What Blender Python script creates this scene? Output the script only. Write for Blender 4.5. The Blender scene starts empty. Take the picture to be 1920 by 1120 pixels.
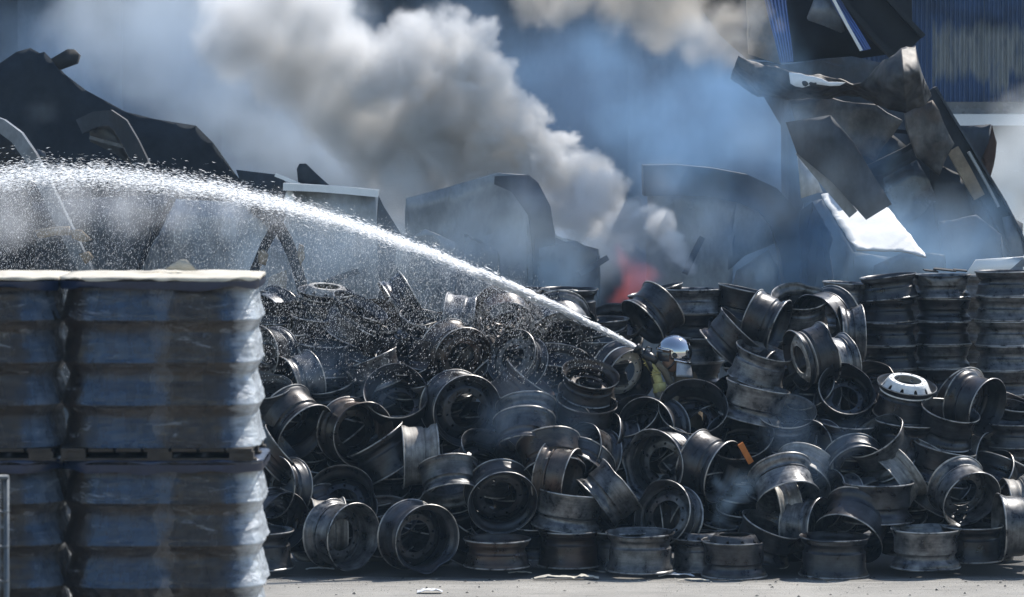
import bpy, bmesh, math, random
import numpy as np
from mathutils import Vector, Matrix, Quaternion, noise
from mathutils.noise import noise as pnoise
R = math.radians
S = bpy.context.scene
COL = S.collection

# ------------------------------------------------------------------ camera, sky, sun, exposure
FP = 9120.0                    # focal length in photo pixels (1920 wide)
CAMY, CAMZ = -40.0, 4.0
PITCH = math.atan(390.0 / FP)
cd = bpy.data.cameras.new('camera'); cam = bpy.data.objects.new('camera', cd); COL.objects.link(cam)
cd.sensor_width = 36.0; cd.lens = FP / 1920 * 36.0; cd.clip_start = 0.5; cd.clip_end = 3000
cam.location = (0, CAMY, CAMZ); cam.rotation_euler = (R(90) - PITCH, 0, 0)
S.camera = cam
cd.dof.use_dof = True; cd.dof.focus_distance = 41.5; cd.dof.aperture_fstop = 4.5

SUN_EL, SUN_AZ = 52.0, 40.0     # sun_az: degrees from +Y towards +X (behind the pile, to the right)
w = bpy.data.worlds.new('World'); S.world = w; w.use_nodes = True
nt = w.node_tree; nt.nodes.clear()
sky = nt.nodes.new('ShaderNodeTexSky'); sky.sky_type = 'NISHITA'; sky.sun_disc = False
sky.sun_elevation = R(SUN_EL); sky.sun_rotation = R(SUN_AZ)
sky.air_density = 1.2; sky.dust_density = 0.6; sky.ozone_density = 2.5
bg = nt.nodes.new('ShaderNodeBackground'); bg.inputs['Strength'].default_value = 0.13
wo = nt.nodes.new('ShaderNodeOutputWorld')
nt.links.new(sky.outputs[0], bg.inputs[0]); nt.links.new(bg.outputs[0], wo.inputs[0])
ld = bpy.data.lights.new('sun', 'SUN'); ld.energy = 5.0; ld.angle = R(0.5); ld.color = (1.0, 0.95, 0.88)
sun = bpy.data.objects.new('sun', ld); COL.objects.link(sun)
sd = Vector((math.sin(R(SUN_AZ)) * math.cos(R(SUN_EL)), math.cos(R(SUN_AZ)) * math.cos(R(SUN_EL)), math.sin(R(SUN_EL))))
sun.rotation_euler = sd.to_track_quat('Z', 'Y').to_euler(); sun.location = (20, 20, 30)
S.view_settings.view_transform = 'Standard'; S.view_settings.look = 'None'
S.view_settings.exposure = 0.62; S.view_settings.gamma = 1.0; S.view_settings.use_curve_mapping = False
S.render.engine = 'CYCLES'
cy = S.cycles
cy.max_bounces = 5; cy.diffuse_bounces = 2; cy.glossy_bounces = 3; cy.transmission_bounces = 3
cy.volume_bounces = 2; cy.transparent_max_bounces = 12; cy.use_denoising = True
cy.volume_step_rate = 1.5; cy.volume_max_steps = 256; cy.sample_clamp_indirect = 4.0
cy.use_adaptive_sampling = True; cy.adaptive_threshold = 0.02

# ------------------------------------------------------------------ helpers
CQ = Matrix.Rotation(R(90) - PITCH, 3, 'X')
def P(px, py, Y):
    """world point on the plane Y=const that photo pixel (px,py) looks at"""
    d = CQ @ Vector(((px - 960) / FP, -(py - 560) / FP, -1.0))
    t = (Y - CAMY) / d.y
    return Vector((d.x * t, Y, CAMZ + d.z * t))
def mpp(Y):
    return (Y - CAMY) / FP
def put(o, loc=None, rot=None, parent=None):
    COL.objects.link(o)
    if parent is not None: o.parent = parent
    if loc is not None: o.location = loc
    if rot is not None: o.rotation_euler = rot
    return o
def tag(o, label=None, cat=None, group=None, kind=None):
    if label: o['label'] = label
    if cat: o['category'] = cat
    if group: o['group'] = group
    if kind: o['kind'] = kind
    return o
def mesh(name, verts, faces, mat=None, parent=None, smooth=False, loc=None):
    me = bpy.data.meshes.new(name); me.from_pydata([tuple(v) for v in verts], [], faces); me.update()
    if smooth: me.polygons.foreach_set('use_smooth', [True] * len(me.polygons))
    o = bpy.data.objects.new(name, me)
    if mat: me.materials.append(mat)
    return put(o, loc=loc, parent=parent)
def empty(name, loc=(0, 0, 0), rot=None):
    o = bpy.data.objects.new(name, None); o.empty_display_size = 0.1
    return put(o, loc, rot)

class NT:
    """tiny node-tree writer"""
    def __init__(s, nt): s.nt = nt
    def n(s, t, ins=None, **kw):
        nd = s.nt.nodes.new(t)
        for k, v in kw.items(): setattr(nd, k, v)
        for k, v in (ins or {}).items():
            if isinstance(v, bpy.types.NodeSocket): s.nt.links.new(v, nd.inputs[k])
            else: nd.inputs[k].default_value = v
        return nd
    def l(s, a, b): s.nt.links.new(a, b)
def newmat(name):
    m = bpy.data.materials.new(name); m.use_nodes = True; m.node_tree.nodes.clear()
    return m, NT(m.node_tree)

# ------------------------------------------------------------------ smoke
def vol_material(name, color, aniso=0.2, emis=None, dens=1.0):
    m, t = newmat(name)
    out = t.n('ShaderNodeOutputMaterial')
    at = t.n('ShaderNodeAttribute', attribute_name='density')
    md = t.n('ShaderNodeMath', {0: at.outputs['Fac'], 1: dens}, operation='MULTIPLY')
    pv = t.n('ShaderNodeVolumePrincipled', {'Color': (*color, 1), 'Density': md.outputs[0], 'Anisotropy': aniso,
             'Density Attribute': ''} if False else {'Color': (*color, 1), 'Density': md.outputs[0], 'Anisotropy': aniso})
    pv.inputs['Density Attribute'].default_value = ''
    if emis:
        me = t.n('ShaderNodeMath', {0: at.outputs['Fac'], 1: emis[3]}, operation='MULTIPLY')
        t.l(me.outputs[0], pv.inputs['Emission Strength']); pv.inputs['Emission Color'].default_value = (*emis[:3], 1)
    t.l(pv.outputs[0], out.inputs['Volume'])
    return m

def smoke(name, blobs, voxel, mat, edge=0.15, ampg=None, amp=0.25, scale=2.2, blend=0.12, dens_noise=0.5, pad=0.35,
          warp=0.15, rough=0.55, grow=None, label=None, cat='smoke', soft_noise=0.0, detail=4.0, billow=1.0, offs=(0, 0, 0)):
    """a cloud: the smooth union of balls, eaten and swollen by noise, written into a density grid"""
    lo = [min(c[i] - r for c, r in blobs) - pad for i in range(3)]
    hi = [max(c[i] + r for c, r in blobs) + pad for i in range(3)]
    res = [max(8, int((hi[i] - lo[i]) / voxel)) for i in range(3)]
    g = bpy.data.node_groups.new(name, 'GeometryNodeTree')
    g.interface.new_socket('Geometry', in_out='OUTPUT', socket_type='NodeSocketGeometry')
    g.interface.new_socket('Geometry', in_out='INPUT', socket_type='NodeSocketGeometry')
    t = NT(g)
    pos = t.n('GeometryNodeInputPosition').outputs[0]
    sh = t.n('ShaderNodeVectorMath', {0: pos, 1: offs}, operation='ADD').outputs[0]
    nz = t.n('ShaderNodeTexNoise', {'Vector': sh, 'Scale': scale * 0.6, 'Detail': 4.0, 'Roughness': 0.55})
    c = t.n('ShaderNodeVectorMath', {0: nz.outputs['Color'], 1: (0.5, 0.5, 0.5)}, operation='SUBTRACT')
    wv = t.n('ShaderNodeVectorMath', {0: c.outputs[0]}, operation='SCALE'); wv.inputs['Scale'].default_value = warp * 4
    wp = t.n('ShaderNodeVectorMath', {0: pos, 1: wv.outputs[0]}, operation='ADD').outputs[0]
    cur = None
    for ctr, r in blobs:
        d = t.n('ShaderNodeVectorMath', {0: wp, 1: tuple(ctr)}, operation='DISTANCE').outputs['Value']
        d = t.n('ShaderNodeMath', {0: d, 1: r}, operation='SUBTRACT').outputs[0]
        cur = d if cur is None else t.n('ShaderNodeMath', {0: cur, 1: d, 2: blend}, operation='SMOOTH_MIN').outputs[0]
    wp2 = t.n('ShaderNodeVectorMath', {0: wp, 1: offs}, operation='ADD').outputs[0]
    n1 = t.n('ShaderNodeTexNoise', {'Vector': wp2, 'Scale': scale, 'Detail': detail, 'Roughness': rough}).outputs[0]
    am = None
    if ampg:
        sx_ = t.n('ShaderNodeSeparateXYZ', {0: pos}).outputs[0]
        am = t.n('ShaderNodeMapRange', {0: sx_, 1: ampg[0], 2: ampg[2], 3: ampg[1], 4: ampg[3]}).outputs[0]
    # billows: |noise-0.5| folded gives round lobes with sharp creases
    a = t.n('ShaderNodeMath', {0: n1, 1: 0.5}, operation='SUBTRACT').outputs[0]
    v = None
    if billow > 0:
        vo = t.n('ShaderNodeTexVoronoi', {'Vector': wp2, 'Scale': scale * 1.3, 'Detail': 2.0, 'Roughness': 0.6, 'Lacunarity': 2.2, 'Smoothness': 0.35}, feature='SMOOTH_F1', normalize=True)
        v = t.n('ShaderNodeMath', {0: vo.outputs['Distance'], 1: 0.35}, operation='SUBTRACT').outputs[0]
        v = t.n('ShaderNodeMath', {0: v, 1: amp * 2.2 * billow}, operation='MULTIPLY').outputs[0]
        if am is not None: v = t.n('ShaderNodeMath', {0: v, 1: am}, operation='MULTIPLY').outputs[0]
        cur = t.n('ShaderNodeMath', {0: cur, 1: v}, operation='ADD').outputs[0]
    if am is not None: a = t.n('ShaderNodeMath', {0: a, 1: am}, operation='MULTIPLY').outputs[0]
    cur = t.n('ShaderNodeMath', {0: a, 1: -amp * 2.0, 2: cur}, operation='MULTIPLY_ADD').outputs[0]
    if grow:    # edge width runs with x: (x0, e0, x1, e1)
        sx = t.n('ShaderNodeSeparateXYZ', {0: pos}).outputs[0]
        ew = t.n('ShaderNodeMapRange', {0: sx, 1: grow[0], 2: grow[2], 3: grow[1], 4: grow[3]}).outputs[0]
    else: ew = edge
    dd = t.n('ShaderNodeMath', {0: cur, 1: ew}, operation='DIVIDE').outputs[0]
    dd = t.n('ShaderNodeMath', {0: dd, 1: -1.0}, operation='MULTIPLY', use_clamp=True).outputs[0]
    n2 = t.n('ShaderNodeTexNoise', {'Vector': wp2, 'Scale': scale * 0.8, 'Detail': 5.0, 'Roughness': 0.65}).outputs[0]
    m2 = t.n('ShaderNodeMapRange', {0: n2, 1: 0.5 - 0.25, 2: 0.5 + 0.2, 3: 1.0 - dens_noise, 4: 1.0}).outputs[0]
    dd = t.n('ShaderNodeMath', {0: dd, 1: m2}, operation='MULTIPLY').outputs[0]
    vc = t.n('GeometryNodeVolumeCube', {'Density': dd, 'Background': 0.0, 'Min': lo, 'Max': hi,
             'Resolution X': res[0], 'Resolution Y': res[1], 'Resolution Z': res[2]})
    sm = t.n('GeometryNodeSetMaterial', {0: vc.outputs[0], 'Material': mat})
    go = t.n('NodeGroupOutput'); t.l(sm.outputs[0], go.inputs[0])
    vd = bpy.data.meshes.new(name)
    o = bpy.data.objects.new(name, vd); COL.objects.link(o); vd.materials.append(mat)
    md = o.modifiers.new('cloud', 'NODES'); md.node_group = g
    tag(o, label, cat, None, 'stuff')
    print('smoke', name, res, res[0] * res[1] * res[2] / 1e6)
    return o
def B(lst, Y):
    out = []
    for b in lst:
        y = Y + (b[3] if len(b) > 3 else 0)
        out.append((P(b[0], b[1], y), b[2] * mpp(y)))
    return out
# ------------------------------------------------------------------ materials
def steel(name, c0, c1, c2, metallic=0.45, r0=0.22, r1=0.52, rust=0.25, streak=True, seed=0.0, nscale=9.0):
    """burnt steel: soot, bare grey and rust in blotches, drawn out round the barrel"""
    m, t = newmat(name)
    tc = t.n('ShaderNodeTexCoord').outputs['Object']
    oi = t.n('ShaderNodeObjectInfo').outputs['Random']
    ofs = t.n('ShaderNodeMath', {0: oi, 1: 37.0}, operation='MULTIPLY').outputs[0]
    v = t.n('ShaderNodeVectorMath', {0: tc, 1: (seed, seed, seed)}, operation='ADD').outputs[0]
    n1 = t.n('ShaderNodeTexNoise', {'Vector': v, 'W': ofs, 'Scale': nscale, 'Detail': 6.0, 'Roughness': 0.65}, noise_dimensions='4D').outputs[0]
    mp = t.n('ShaderNodeMapping', {'Vector': v, 'Scale': (3, 3, 34) if streak else (5, 5, 2.2)}).outputs[0]
    n2 = t.n('ShaderNodeTexNoise', {'Vector': mp, 'W': ofs, 'Scale': 1.5, 'Detail': 4.0, 'Roughness': 0.7}, noise_dimensions='4D').outputs[0]
    n3 = t.n('ShaderNodeTexNoise', {'Vector': v, 'W': ofs, 'Scale': 3.1, 'Detail': 3.0, 'Roughness': 0.6}, noise_dimensions='4D').outputs[0]
    f1 = t.n('ShaderNodeMapRange', {0: n1, 1: 0.38, 2: 0.66}).outputs[0]
    mx = t.n('ShaderNodeMix', {0: f1, 6: (*c0, 1), 7: (*c1, 1)}, data_type='RGBA').outputs[2]
    f2 = t.n('ShaderNodeMapRange', {0: n3, 1: 0.5, 2: 0.72, 4: rust}).outputs[0]
    mx = t.n('ShaderNodeMix', {0: f2, 6: mx, 7: (*c2, 1)}, data_type='RGBA').outputs[2]
    f3 = t.n('ShaderNodeMapRange', {0: n2, 1: 0.4, 2: 0.62, 3: 0.72 if streak else 0.75, 4: 1.12}).outputs[0]
    f4 = t.n('ShaderNodeMapRange', {0: oi, 3: 0.6, 4: 1.35}).outputs[0]
    f3 = t.n('ShaderNodeMath', {0: f3, 1: f4}, operation='MULTIPLY').outputs[0]
    mx = t.n('ShaderNodeVectorMath', {0: mx}, operation='SCALE'); t.l(f3, mx.inputs['Scale'])
    col_ = mx.outputs[0]
    if streak:      # rolled lip coloured paler in broken stretches, as its sunlit edge highlight
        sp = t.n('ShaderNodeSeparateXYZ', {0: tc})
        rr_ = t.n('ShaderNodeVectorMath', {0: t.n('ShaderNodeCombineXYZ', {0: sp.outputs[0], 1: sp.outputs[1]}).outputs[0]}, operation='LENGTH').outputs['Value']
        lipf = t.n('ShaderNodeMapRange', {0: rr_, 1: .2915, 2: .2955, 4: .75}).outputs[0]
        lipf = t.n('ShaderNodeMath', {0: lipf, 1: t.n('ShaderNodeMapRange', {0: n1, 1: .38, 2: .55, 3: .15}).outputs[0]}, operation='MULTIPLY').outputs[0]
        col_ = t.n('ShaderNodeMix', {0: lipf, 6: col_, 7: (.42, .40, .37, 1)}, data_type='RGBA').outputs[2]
    rg = t.n('ShaderNodeMapRange', {0: n1, 1: 0.35, 2: 0.65, 3: r0, 4: r1}).outputs[0]
    bp = t.n('ShaderNodeBump', {'Height': n1, 'Strength': 0.35, 'Distance': 0.006}).outputs[0]
    bp = t.n('ShaderNodeBump', {'Height': n2, 'Strength': 0.10, 'Distance': 0.004, 'Normal': bp}).outputs[0]
    b = t.n('ShaderNodeBsdfPrincipled', {'Base Color': col_, 'Metallic': metallic, 'Roughness': rg, 'Normal': bp})
    t.l(b.outputs[0], t.n('ShaderNodeOutputMaterial').inputs[0])
    return m
def plain(name, col, rough=0.6, metallic=0.0, nz=0.3, scale=6.0, bump=0.2, spec=0.5, trans=0.0, col2=None):
    m, t = newmat(name)
    tc = t.n('ShaderNodeTexCoord').outputs['Object']
    n1 = t.n('ShaderNodeTexNoise', {'Vector': tc, 'Scale': scale, 'Detail': 6.0, 'Roughness': 0.65}).outputs[0]
    f = t.n('ShaderNodeMapRange', {0: n1, 1: 0.35, 2: 0.65}).outputs[0]
    c2 = col2 or tuple(c * (1 - nz) for c in col)
    mx = t.n('ShaderNodeMix', {0: f, 6: (*c2, 1), 7: (*col, 1)}, data_type='RGBA').outputs[2]
    bp = t.n('ShaderNodeBump', {'Height': n1, 'Strength': bump, 'Distance': 0.02}).outputs[0]
    b = t.n('ShaderNodeBsdfPrincipled', {'Base Color': mx, 'Metallic': metallic, 'Roughness': rough, 'Normal': bp, 'Specular IOR Level': spec})
    o = t.n('ShaderNodeOutputMaterial')
    if trans > 0:
        tr = t.n('ShaderNodeBsdfTranslucent', {'Color': mx})
        ms = t.n('ShaderNodeMixShader', {0: trans, 1: b.outputs[0], 2: tr.outputs[0]})
        t.l(ms.outputs[0], o.inputs[0])
    else: t.l(b.outputs[0], o.inputs[0])
    return m
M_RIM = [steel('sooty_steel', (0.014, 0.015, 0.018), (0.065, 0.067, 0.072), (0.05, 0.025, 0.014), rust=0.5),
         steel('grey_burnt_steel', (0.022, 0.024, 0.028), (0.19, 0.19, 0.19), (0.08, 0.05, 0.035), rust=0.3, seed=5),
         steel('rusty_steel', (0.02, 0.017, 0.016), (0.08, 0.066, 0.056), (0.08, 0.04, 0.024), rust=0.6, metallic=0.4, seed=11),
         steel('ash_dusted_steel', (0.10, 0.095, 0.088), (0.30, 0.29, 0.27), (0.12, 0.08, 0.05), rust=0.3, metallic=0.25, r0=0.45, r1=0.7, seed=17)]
M_WHITE = plain('scorched_white_paint', (0.72, 0.72, 0.70), 0.4, 0, 0.25, 14)
M_sheet = steel('scorched_sheet', (0.02, 0.025, 0.032), (0.075, 0.085, 0.10), (0.06, 0.04, 0.03), rust=0.4, streak=False, nscale=1.3, metallic=.05, r0=.6, r1=.85)
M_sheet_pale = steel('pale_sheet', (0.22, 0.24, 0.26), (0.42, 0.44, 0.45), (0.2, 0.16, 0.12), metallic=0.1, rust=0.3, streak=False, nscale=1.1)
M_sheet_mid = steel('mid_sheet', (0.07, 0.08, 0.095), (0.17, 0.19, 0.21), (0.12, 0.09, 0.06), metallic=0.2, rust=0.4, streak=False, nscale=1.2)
M_sheet_white = plain('white_sheet', (0.80, 0.80, 0.78), 0.35, 0, 0.12, 4)
M_roofwhite = plain('dusty_white_sheet', (.56, .57, .57), .6, 0, .25, 3)
M_sheetd = plain('sooty_roof_felt', (.035, .042, .052), .95, 0, .4, 2, spec=.1)
M_tan = plain('tan_insulation', (0.34, 0.27, 0.19), 0.9, 0, 0.45, 5, 0.5)
M_crump = steel('blackened_foil', (0.015, 0.015, 0.016), (0.16, 0.15, 0.14), (0.10, 0.06, 0.035), metallic=0.35, r0=0.5, r1=0.75, rust=0.5, streak=False, nscale=2.6)
M_char = plain('charred_black', (0.018, 0.019, 0.022), 0.8, 0, 0.5, 3)
M_rustsheet = plain('rusted_cladding', (0.10, 0.055, 0.035), 0.8, 0.2, 0.5, 5)
def blue_cladding():
    m, t = newmat('blue_cladding')
    g = t.n('ShaderNodeNewGeometry').outputs['Position']
    n1 = t.n('ShaderNodeTexNoise', {'Vector': g, 'Scale': 0.9, 'Detail': 5.0, 'Roughness': 0.6}).outputs[0]
    mp = t.n('ShaderNodeMapping', {'Vector': g, 'Scale': (9, 1, 0.7)}).outputs[0]
    n2 = t.n('ShaderNodeTexNoise', {'Vector': mp, 'Scale': 1.0, 'Detail': 5.0, 'Roughness': 0.7}).outputs[0]
    f1 = t.n('ShaderNodeMapRange', {0: n1, 1: 0.4, 2: 0.62}).outputs[0]
    blue = t.n('ShaderNodeMix', {0: f1, 6: (0.015, 0.024, 0.045, 1), 7: (0.045, 0.085, 0.175, 1)}, data_type='RGBA').outputs[2]
    sz = t.n('ShaderNodeSeparateXYZ', {0: g})
    # blistered band where the paint burnt off to pale primer, ragged below and above, drips panel by panel
    pan = t.n('ShaderNodeMath', {0: sz.outputs[0], 1: 4.55}, operation='MULTIPLY').outputs[0]
    pan = t.n('ShaderNodeMath', {0: pan}, operation='FLOOR').outputs[0]
    wn = t.n('ShaderNodeTexWhiteNoise', {'W': pan}, noise_dimensions='1D').outputs[0]
    lo = t.n('ShaderNodeMath', {0: n2, 1: 0.8, 2: ZB0}, operation='MULTIPLY_ADD').outputs[0]
    lo = t.n('ShaderNodeMath', {0: wn, 1: -0.35, 2: lo}, operation='MULTIPLY_ADD').outputs[0]
    a = t.n('ShaderNodeMath', {0: sz.outputs[2], 1: lo}, operation='SUBTRACT').outputs[0]
    a = t.n('ShaderNodeMapRange', {0: a, 1: -.03, 2: .10}).outputs[0]
    hi = t.n('ShaderNodeMath', {0: n2, 1: -0.5, 2: ZB1}, operation='MULTIPLY_ADD').outputs[0]
    b_ = t.n('ShaderNodeMath', {0: hi, 1: sz.outputs[2]}, operation='SUBTRACT').outputs[0]
    b_ = t.n('ShaderNodeMapRange', {0: b_, 1: -.03, 2: .14}).outputs[0]
    xx = t.n('ShaderNodeMath', {0: sz.outputs[0], 1: XB}, operation='GREATER_THAN').outputs[0]
    ab = t.n('ShaderNodeMath', {0: a, 1: b_}, operation='MULTIPLY').outputs[0]
    ab = t.n('ShaderNodeMath', {0: ab, 1: xx}, operation='MULTIPLY').outputs[0]
    pale = t.n('ShaderNodeMix', {0: n2, 6: (0.05, 0.06, 0.065, 1), 7: (0.40, 0.41, 0.39, 1)}, data_type='RGBA').outputs[2]
    n5 = t.n('ShaderNodeTexNoise', {'Vector': t.n('ShaderNodeMapping', {'Vector': g, 'Scale': (7, 1, 1.2)}).outputs[0], 'Scale': 1.3, 'Detail': 5.0, 'Roughness': .7}).outputs[0]
    ab = t.n('ShaderNodeMath', {0: ab, 1: t.n('ShaderNodeMapRange', {0: n5, 1: .34, 2: .50, 3: .35}).outputs[0]}, operation='MULTIPLY').outputs[0]
    c = t.n('ShaderNodeMix', {0: ab, 6: blue, 7: pale}, data_type='RGBA').outputs[2]
    b = t.n('ShaderNodeBsdfPrincipled', {'Base Color': c, 'Roughness': 0.5})
    t.l(b.outputs[0], t.n('ShaderNodeOutputMaterial').inputs[0])
    return m
BY = 16.0
ZB0 = P(1800, 150, BY).z - 0.28; ZB1 = P(1800, 45, BY).z + 0.25; XB = P(1748, 100, BY).x
M_blue = blue_cladding()
rnd0 = random.Random(3)
# ------------------------------------------------------------------ ground
def ground():
    m, t = newmat('worn_concrete')
    g = t.n('ShaderNodeNewGeometry').outputs['Position']
    n1 = t.n('ShaderNodeTexNoise', {'Vector': g, 'Scale': 0.6, 'Detail': 8.0, 'Roughness': 0.7}).outputs[0]
    n2 = t.n('ShaderNodeTexNoise', {'Vector': g, 'Scale': 30.0, 'Detail': 6.0, 'Roughness': 0.75}).outputs[0]
    mp = t.n('ShaderNodeMapping', {'Vector': g, 'Scale': (0.8, 6, 1)}).outputs[0]
    n3 = t.n('ShaderNodeTexNoise', {'Vector': mp, 'Scale': 1.6, 'Detail': 6.0, 'Roughness': 0.7}).outputs[0]
    c = t.n('ShaderNodeMix', {0: t.n('ShaderNodeMapRange', {0: n1, 1: .35, 2: .65}).outputs[0], 6: (.19, .18, .16, 1), 7: (.30, .285, .255, 1)}, data_type='RGBA').outputs[2]
    c = t.n('ShaderNodeMix', {0: t.n('ShaderNodeMapRange', {0: n2, 1: .55, 2: .75, 4: .6}).outputs[0], 6: c, 7: (.11, .10, .09, 1)}, data_type='RGBA').outputs[2]
    c = t.n('ShaderNodeMix', {0: t.n('ShaderNodeMapRange', {0: n3, 1: .55, 2: .68, 4: .55}).outputs[0], 6: c, 7: (.09, .085, .075, 1)}, data_type='RGBA').outputs[2]
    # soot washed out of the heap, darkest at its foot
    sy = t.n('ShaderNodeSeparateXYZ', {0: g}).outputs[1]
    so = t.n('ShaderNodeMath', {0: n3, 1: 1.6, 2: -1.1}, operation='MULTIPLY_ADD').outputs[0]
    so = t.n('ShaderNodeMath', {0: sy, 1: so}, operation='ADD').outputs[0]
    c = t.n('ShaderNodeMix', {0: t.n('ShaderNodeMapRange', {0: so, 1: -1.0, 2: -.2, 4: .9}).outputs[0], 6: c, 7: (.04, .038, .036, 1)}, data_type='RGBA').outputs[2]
    bp = t.n('ShaderNodeBump', {'Height': n2, 'Strength': .8, 'Distance': .02}).outputs[0]
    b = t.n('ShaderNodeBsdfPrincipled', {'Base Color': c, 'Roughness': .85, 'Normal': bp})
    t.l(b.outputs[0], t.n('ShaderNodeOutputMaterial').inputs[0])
    vs, fs = [], []
    xs = [-400, -60] + [-8 + i * .25 for i in range(65)] + [60, 400]
    ys = [-80, -20] + [-4 + i * .2 for i in range(24)] + [20, 60, 600]
    for y in ys:
        for x in xs:
            z = 0 if not (-8 < x < 8 and -4 < y < .6) else (pnoise(Vector((x * .7, y * 2, 0))) * .012 - .006)
            vs.append((x, y, min(z, 0)))
    nx = len(xs)
    for j in range(len(ys) - 1):
        for i in range(nx - 1): fs.append((j * nx + i, j * nx + i + 1, (j + 1) * nx + i + 1, (j + 1) * nx + i))
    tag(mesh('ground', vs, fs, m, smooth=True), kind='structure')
ground()
# ------------------------------------------------------------------ sheets and beams of the wreck
def sheet(name, pts, Y, mat, label=None, cat='wreck sheet', th=.03, crump=.06, fine=.28, corr=0, parent=None, seed=0, group=None, ragged=.02):
    """a torn, crumpled metal sheet: outline points (px, py[, dY]) at their own depth"""
    co = [P(p[0], p[1], Y + (p[2] if len(p) > 2 else 0)) for p in pts]
    for q_, p_ in zip(co, pts):
        if p_[1] >= 550: q_.z = -.02          # reaches the ground
    c0 = sum(co, Vector()) / len(co)
    bm = bmesh.new()
    # ragged outline
    loop = []
    for a, b in zip(co, co[1:] + co[:1]):
        n = max(1, int((b - a).length / fine))
        for i in range(n): loop.append(a.lerp(b, i / n))
    nrm = Vector()
    for a, b in zip(co, co[1:] + co[:1]): nrm += (a - c0).cross(b - c0)
    nrm.normalize()
    if nrm.y > 0: nrm = -nrm
    vs = []
    for p in loop:
        q = p + Vector((pnoise(p * 7 + Vector((seed, 0, 0))), 0, pnoise(p * 7 + Vector((0, seed, 9))))) * ragged * 2
        vs.append(bm.verts.new(q - c0))
    f = bm.faces.new(vs)
    bmesh.ops.triangulate(bm, faces=[f])
    for _ in range(5):
        es = [e for e in bm.edges if e.calc_length() > fine]
        if not es or len(bm.verts) > 6000: break
        bmesh.ops.subdivide_edges(bm, edges=es, cuts=1)
        bmesh.ops.triangulate(bm, faces=[f for f in bm.faces if len(f.verts) > 3])
    for v in bm.verts:
        w_ = v.co + c0
        d = pnoise(w_ * .9 + Vector((seed, 3, 1))) * crump * 1.6 + (1 - abs(pnoise(w_ * 2.3 + Vector((seed, 7, 2)))) * 2) * crump * .45 + pnoise(w_ * 6) * crump * .12
        v.co += nrm * d
    bmesh.ops.recalc_face_normals(bm, faces=bm.faces)
    me = bpy.data.meshes.new(name); bm.to_mesh(me); bm.free(); me.materials.append(mat)
    me.polygons.foreach_set('use_smooth', [True] * len(me.polygons))
    if hasattr(me, 'set_sharp_from_angle'): me.set_sharp_from_angle(angle=R(35))
    o = put(bpy.data.objects.new(name, me), loc=c0)
    if parent is not None:
        o.parent = parent; o.location = c0 - parent.location
    sm = o.modifiers.new('thickness', 'SOLIDIFY'); sm.thickness = th; sm.offset = 0
    if parent is None: tag(o, label, cat, group)
    elif label: o['label'] = label
    return o
def beam(name, pts, Y, w_, d_, mat, label=None, cat='steel beam', parent=None, profile='box', seed=0, group=None):
    """bent beam of box or I section swept along points (px, py[, dY]); w_ seen width, d_ depth in m"""
    co = [P(p[0], p[1], Y + (p[2] if len(p) > 2 else 0)) for p in pts]
    if pts[-1][1] >= 525: co.append(Vector((co[-1].x + .15, co[-1].y, -.02)))
    fine = []
    for a, b in zip(co, co[1:]):
        n = max(1, int((b - a).length / .25))
        for i in range(n): fine.append(a.lerp(b, i / n))
    fine.append(co[-1])
    for _ in range(2):
        fine = [fine[0]] + [(fine[i - 1] + fine[i] * 2 + fine[i + 1]) / 4 for i in range(1, len(fine) - 1)] + [fine[-1]]
    c0 = sum(fine, Vector()) / len(fine)
    if profile == 'box': sec = [(-.5, -.5), (.5, -.5), (.5, .5), (-.5, .5)]
    else: sec = [(-.5, -.5), (-.38, -.5), (-.38, -.08), (.38, -.08), (.38, -.5), (.5, -.5), (.5, .5), (.38, .5), (.38, .08), (-.38, .08), (-.38, .5), (-.5, .5)]
    vs, fs = [], []; n = len(sec)
    for i, p in enumerate(fine):
        tn = (fine[min(i + 1, len(fine) - 1)] - fine[max(i - 1, 0)]).normalized()
        sd = tn.cross(Vector((0, 1, 0))).normalized(); dp = tn.cross(sd).normalized()
        j = 1 + pnoise(p * 3 + Vector((seed, 0, 0))) * .12
        for a, b in sec: vs.append(p - c0 + sd * a * w_ * j + dp * b * d_)
    for i in range(len(fine) - 1):
        for k in range(n):
            l = (k + 1) % n
            fs.append((i * n + k, i * n + l, (i + 1) * n + l, (i + 1) * n + k))
    fs.append(tuple(range(n))[::-1]); fs.append(tuple((len(fine) - 1) * n + k for k in range(n)))
    o = mesh(name, vs, fs, mat, loc=c0)
    if parent is not None: o.parent = parent; o.location = c0 - parent.location
    else: tag(o, label, cat, group)
    return o
# burnt hall wall far behind, its panels one by one
hall = empty('burnt_hall_wall', (0, 27, 0)); tag(hall, 'dark burnt hall wall standing far back behind the smoke', 'wall')
for i in range(28):
    x0 = -18 + i * 1.4
    if x0 > 6.2: break
    dz = pnoise(Vector((i * 1.7, 0, 0))) * 1.2
    vs = [(x0, 0, 0), (x0 + 1.43, 0, 0), (x0 + 1.43, 0, 10.5 + dz), (x0, 0, 10.5 + dz * .6), (x0, .12, 0), (x0 + 1.43, .12, 0), (x0 + 1.43, .12, 10.5 + dz), (x0, .12, 10.5 + dz * .6)]
    for q in range(8): vs[q] = (vs[q][0], vs[q][1] + (i % 2) * .15 + pnoise(Vector((i * 3.1, q, 0))) * .02, vs[q][2])
    mesh('panel', vs, [(0, 1, 2, 3), (7, 6, 5, 4), (0, 4, 5, 1), (1, 5, 6, 2), (2, 6, 7, 3), (3, 7, 4, 0)], M_sheet, hall)
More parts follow.
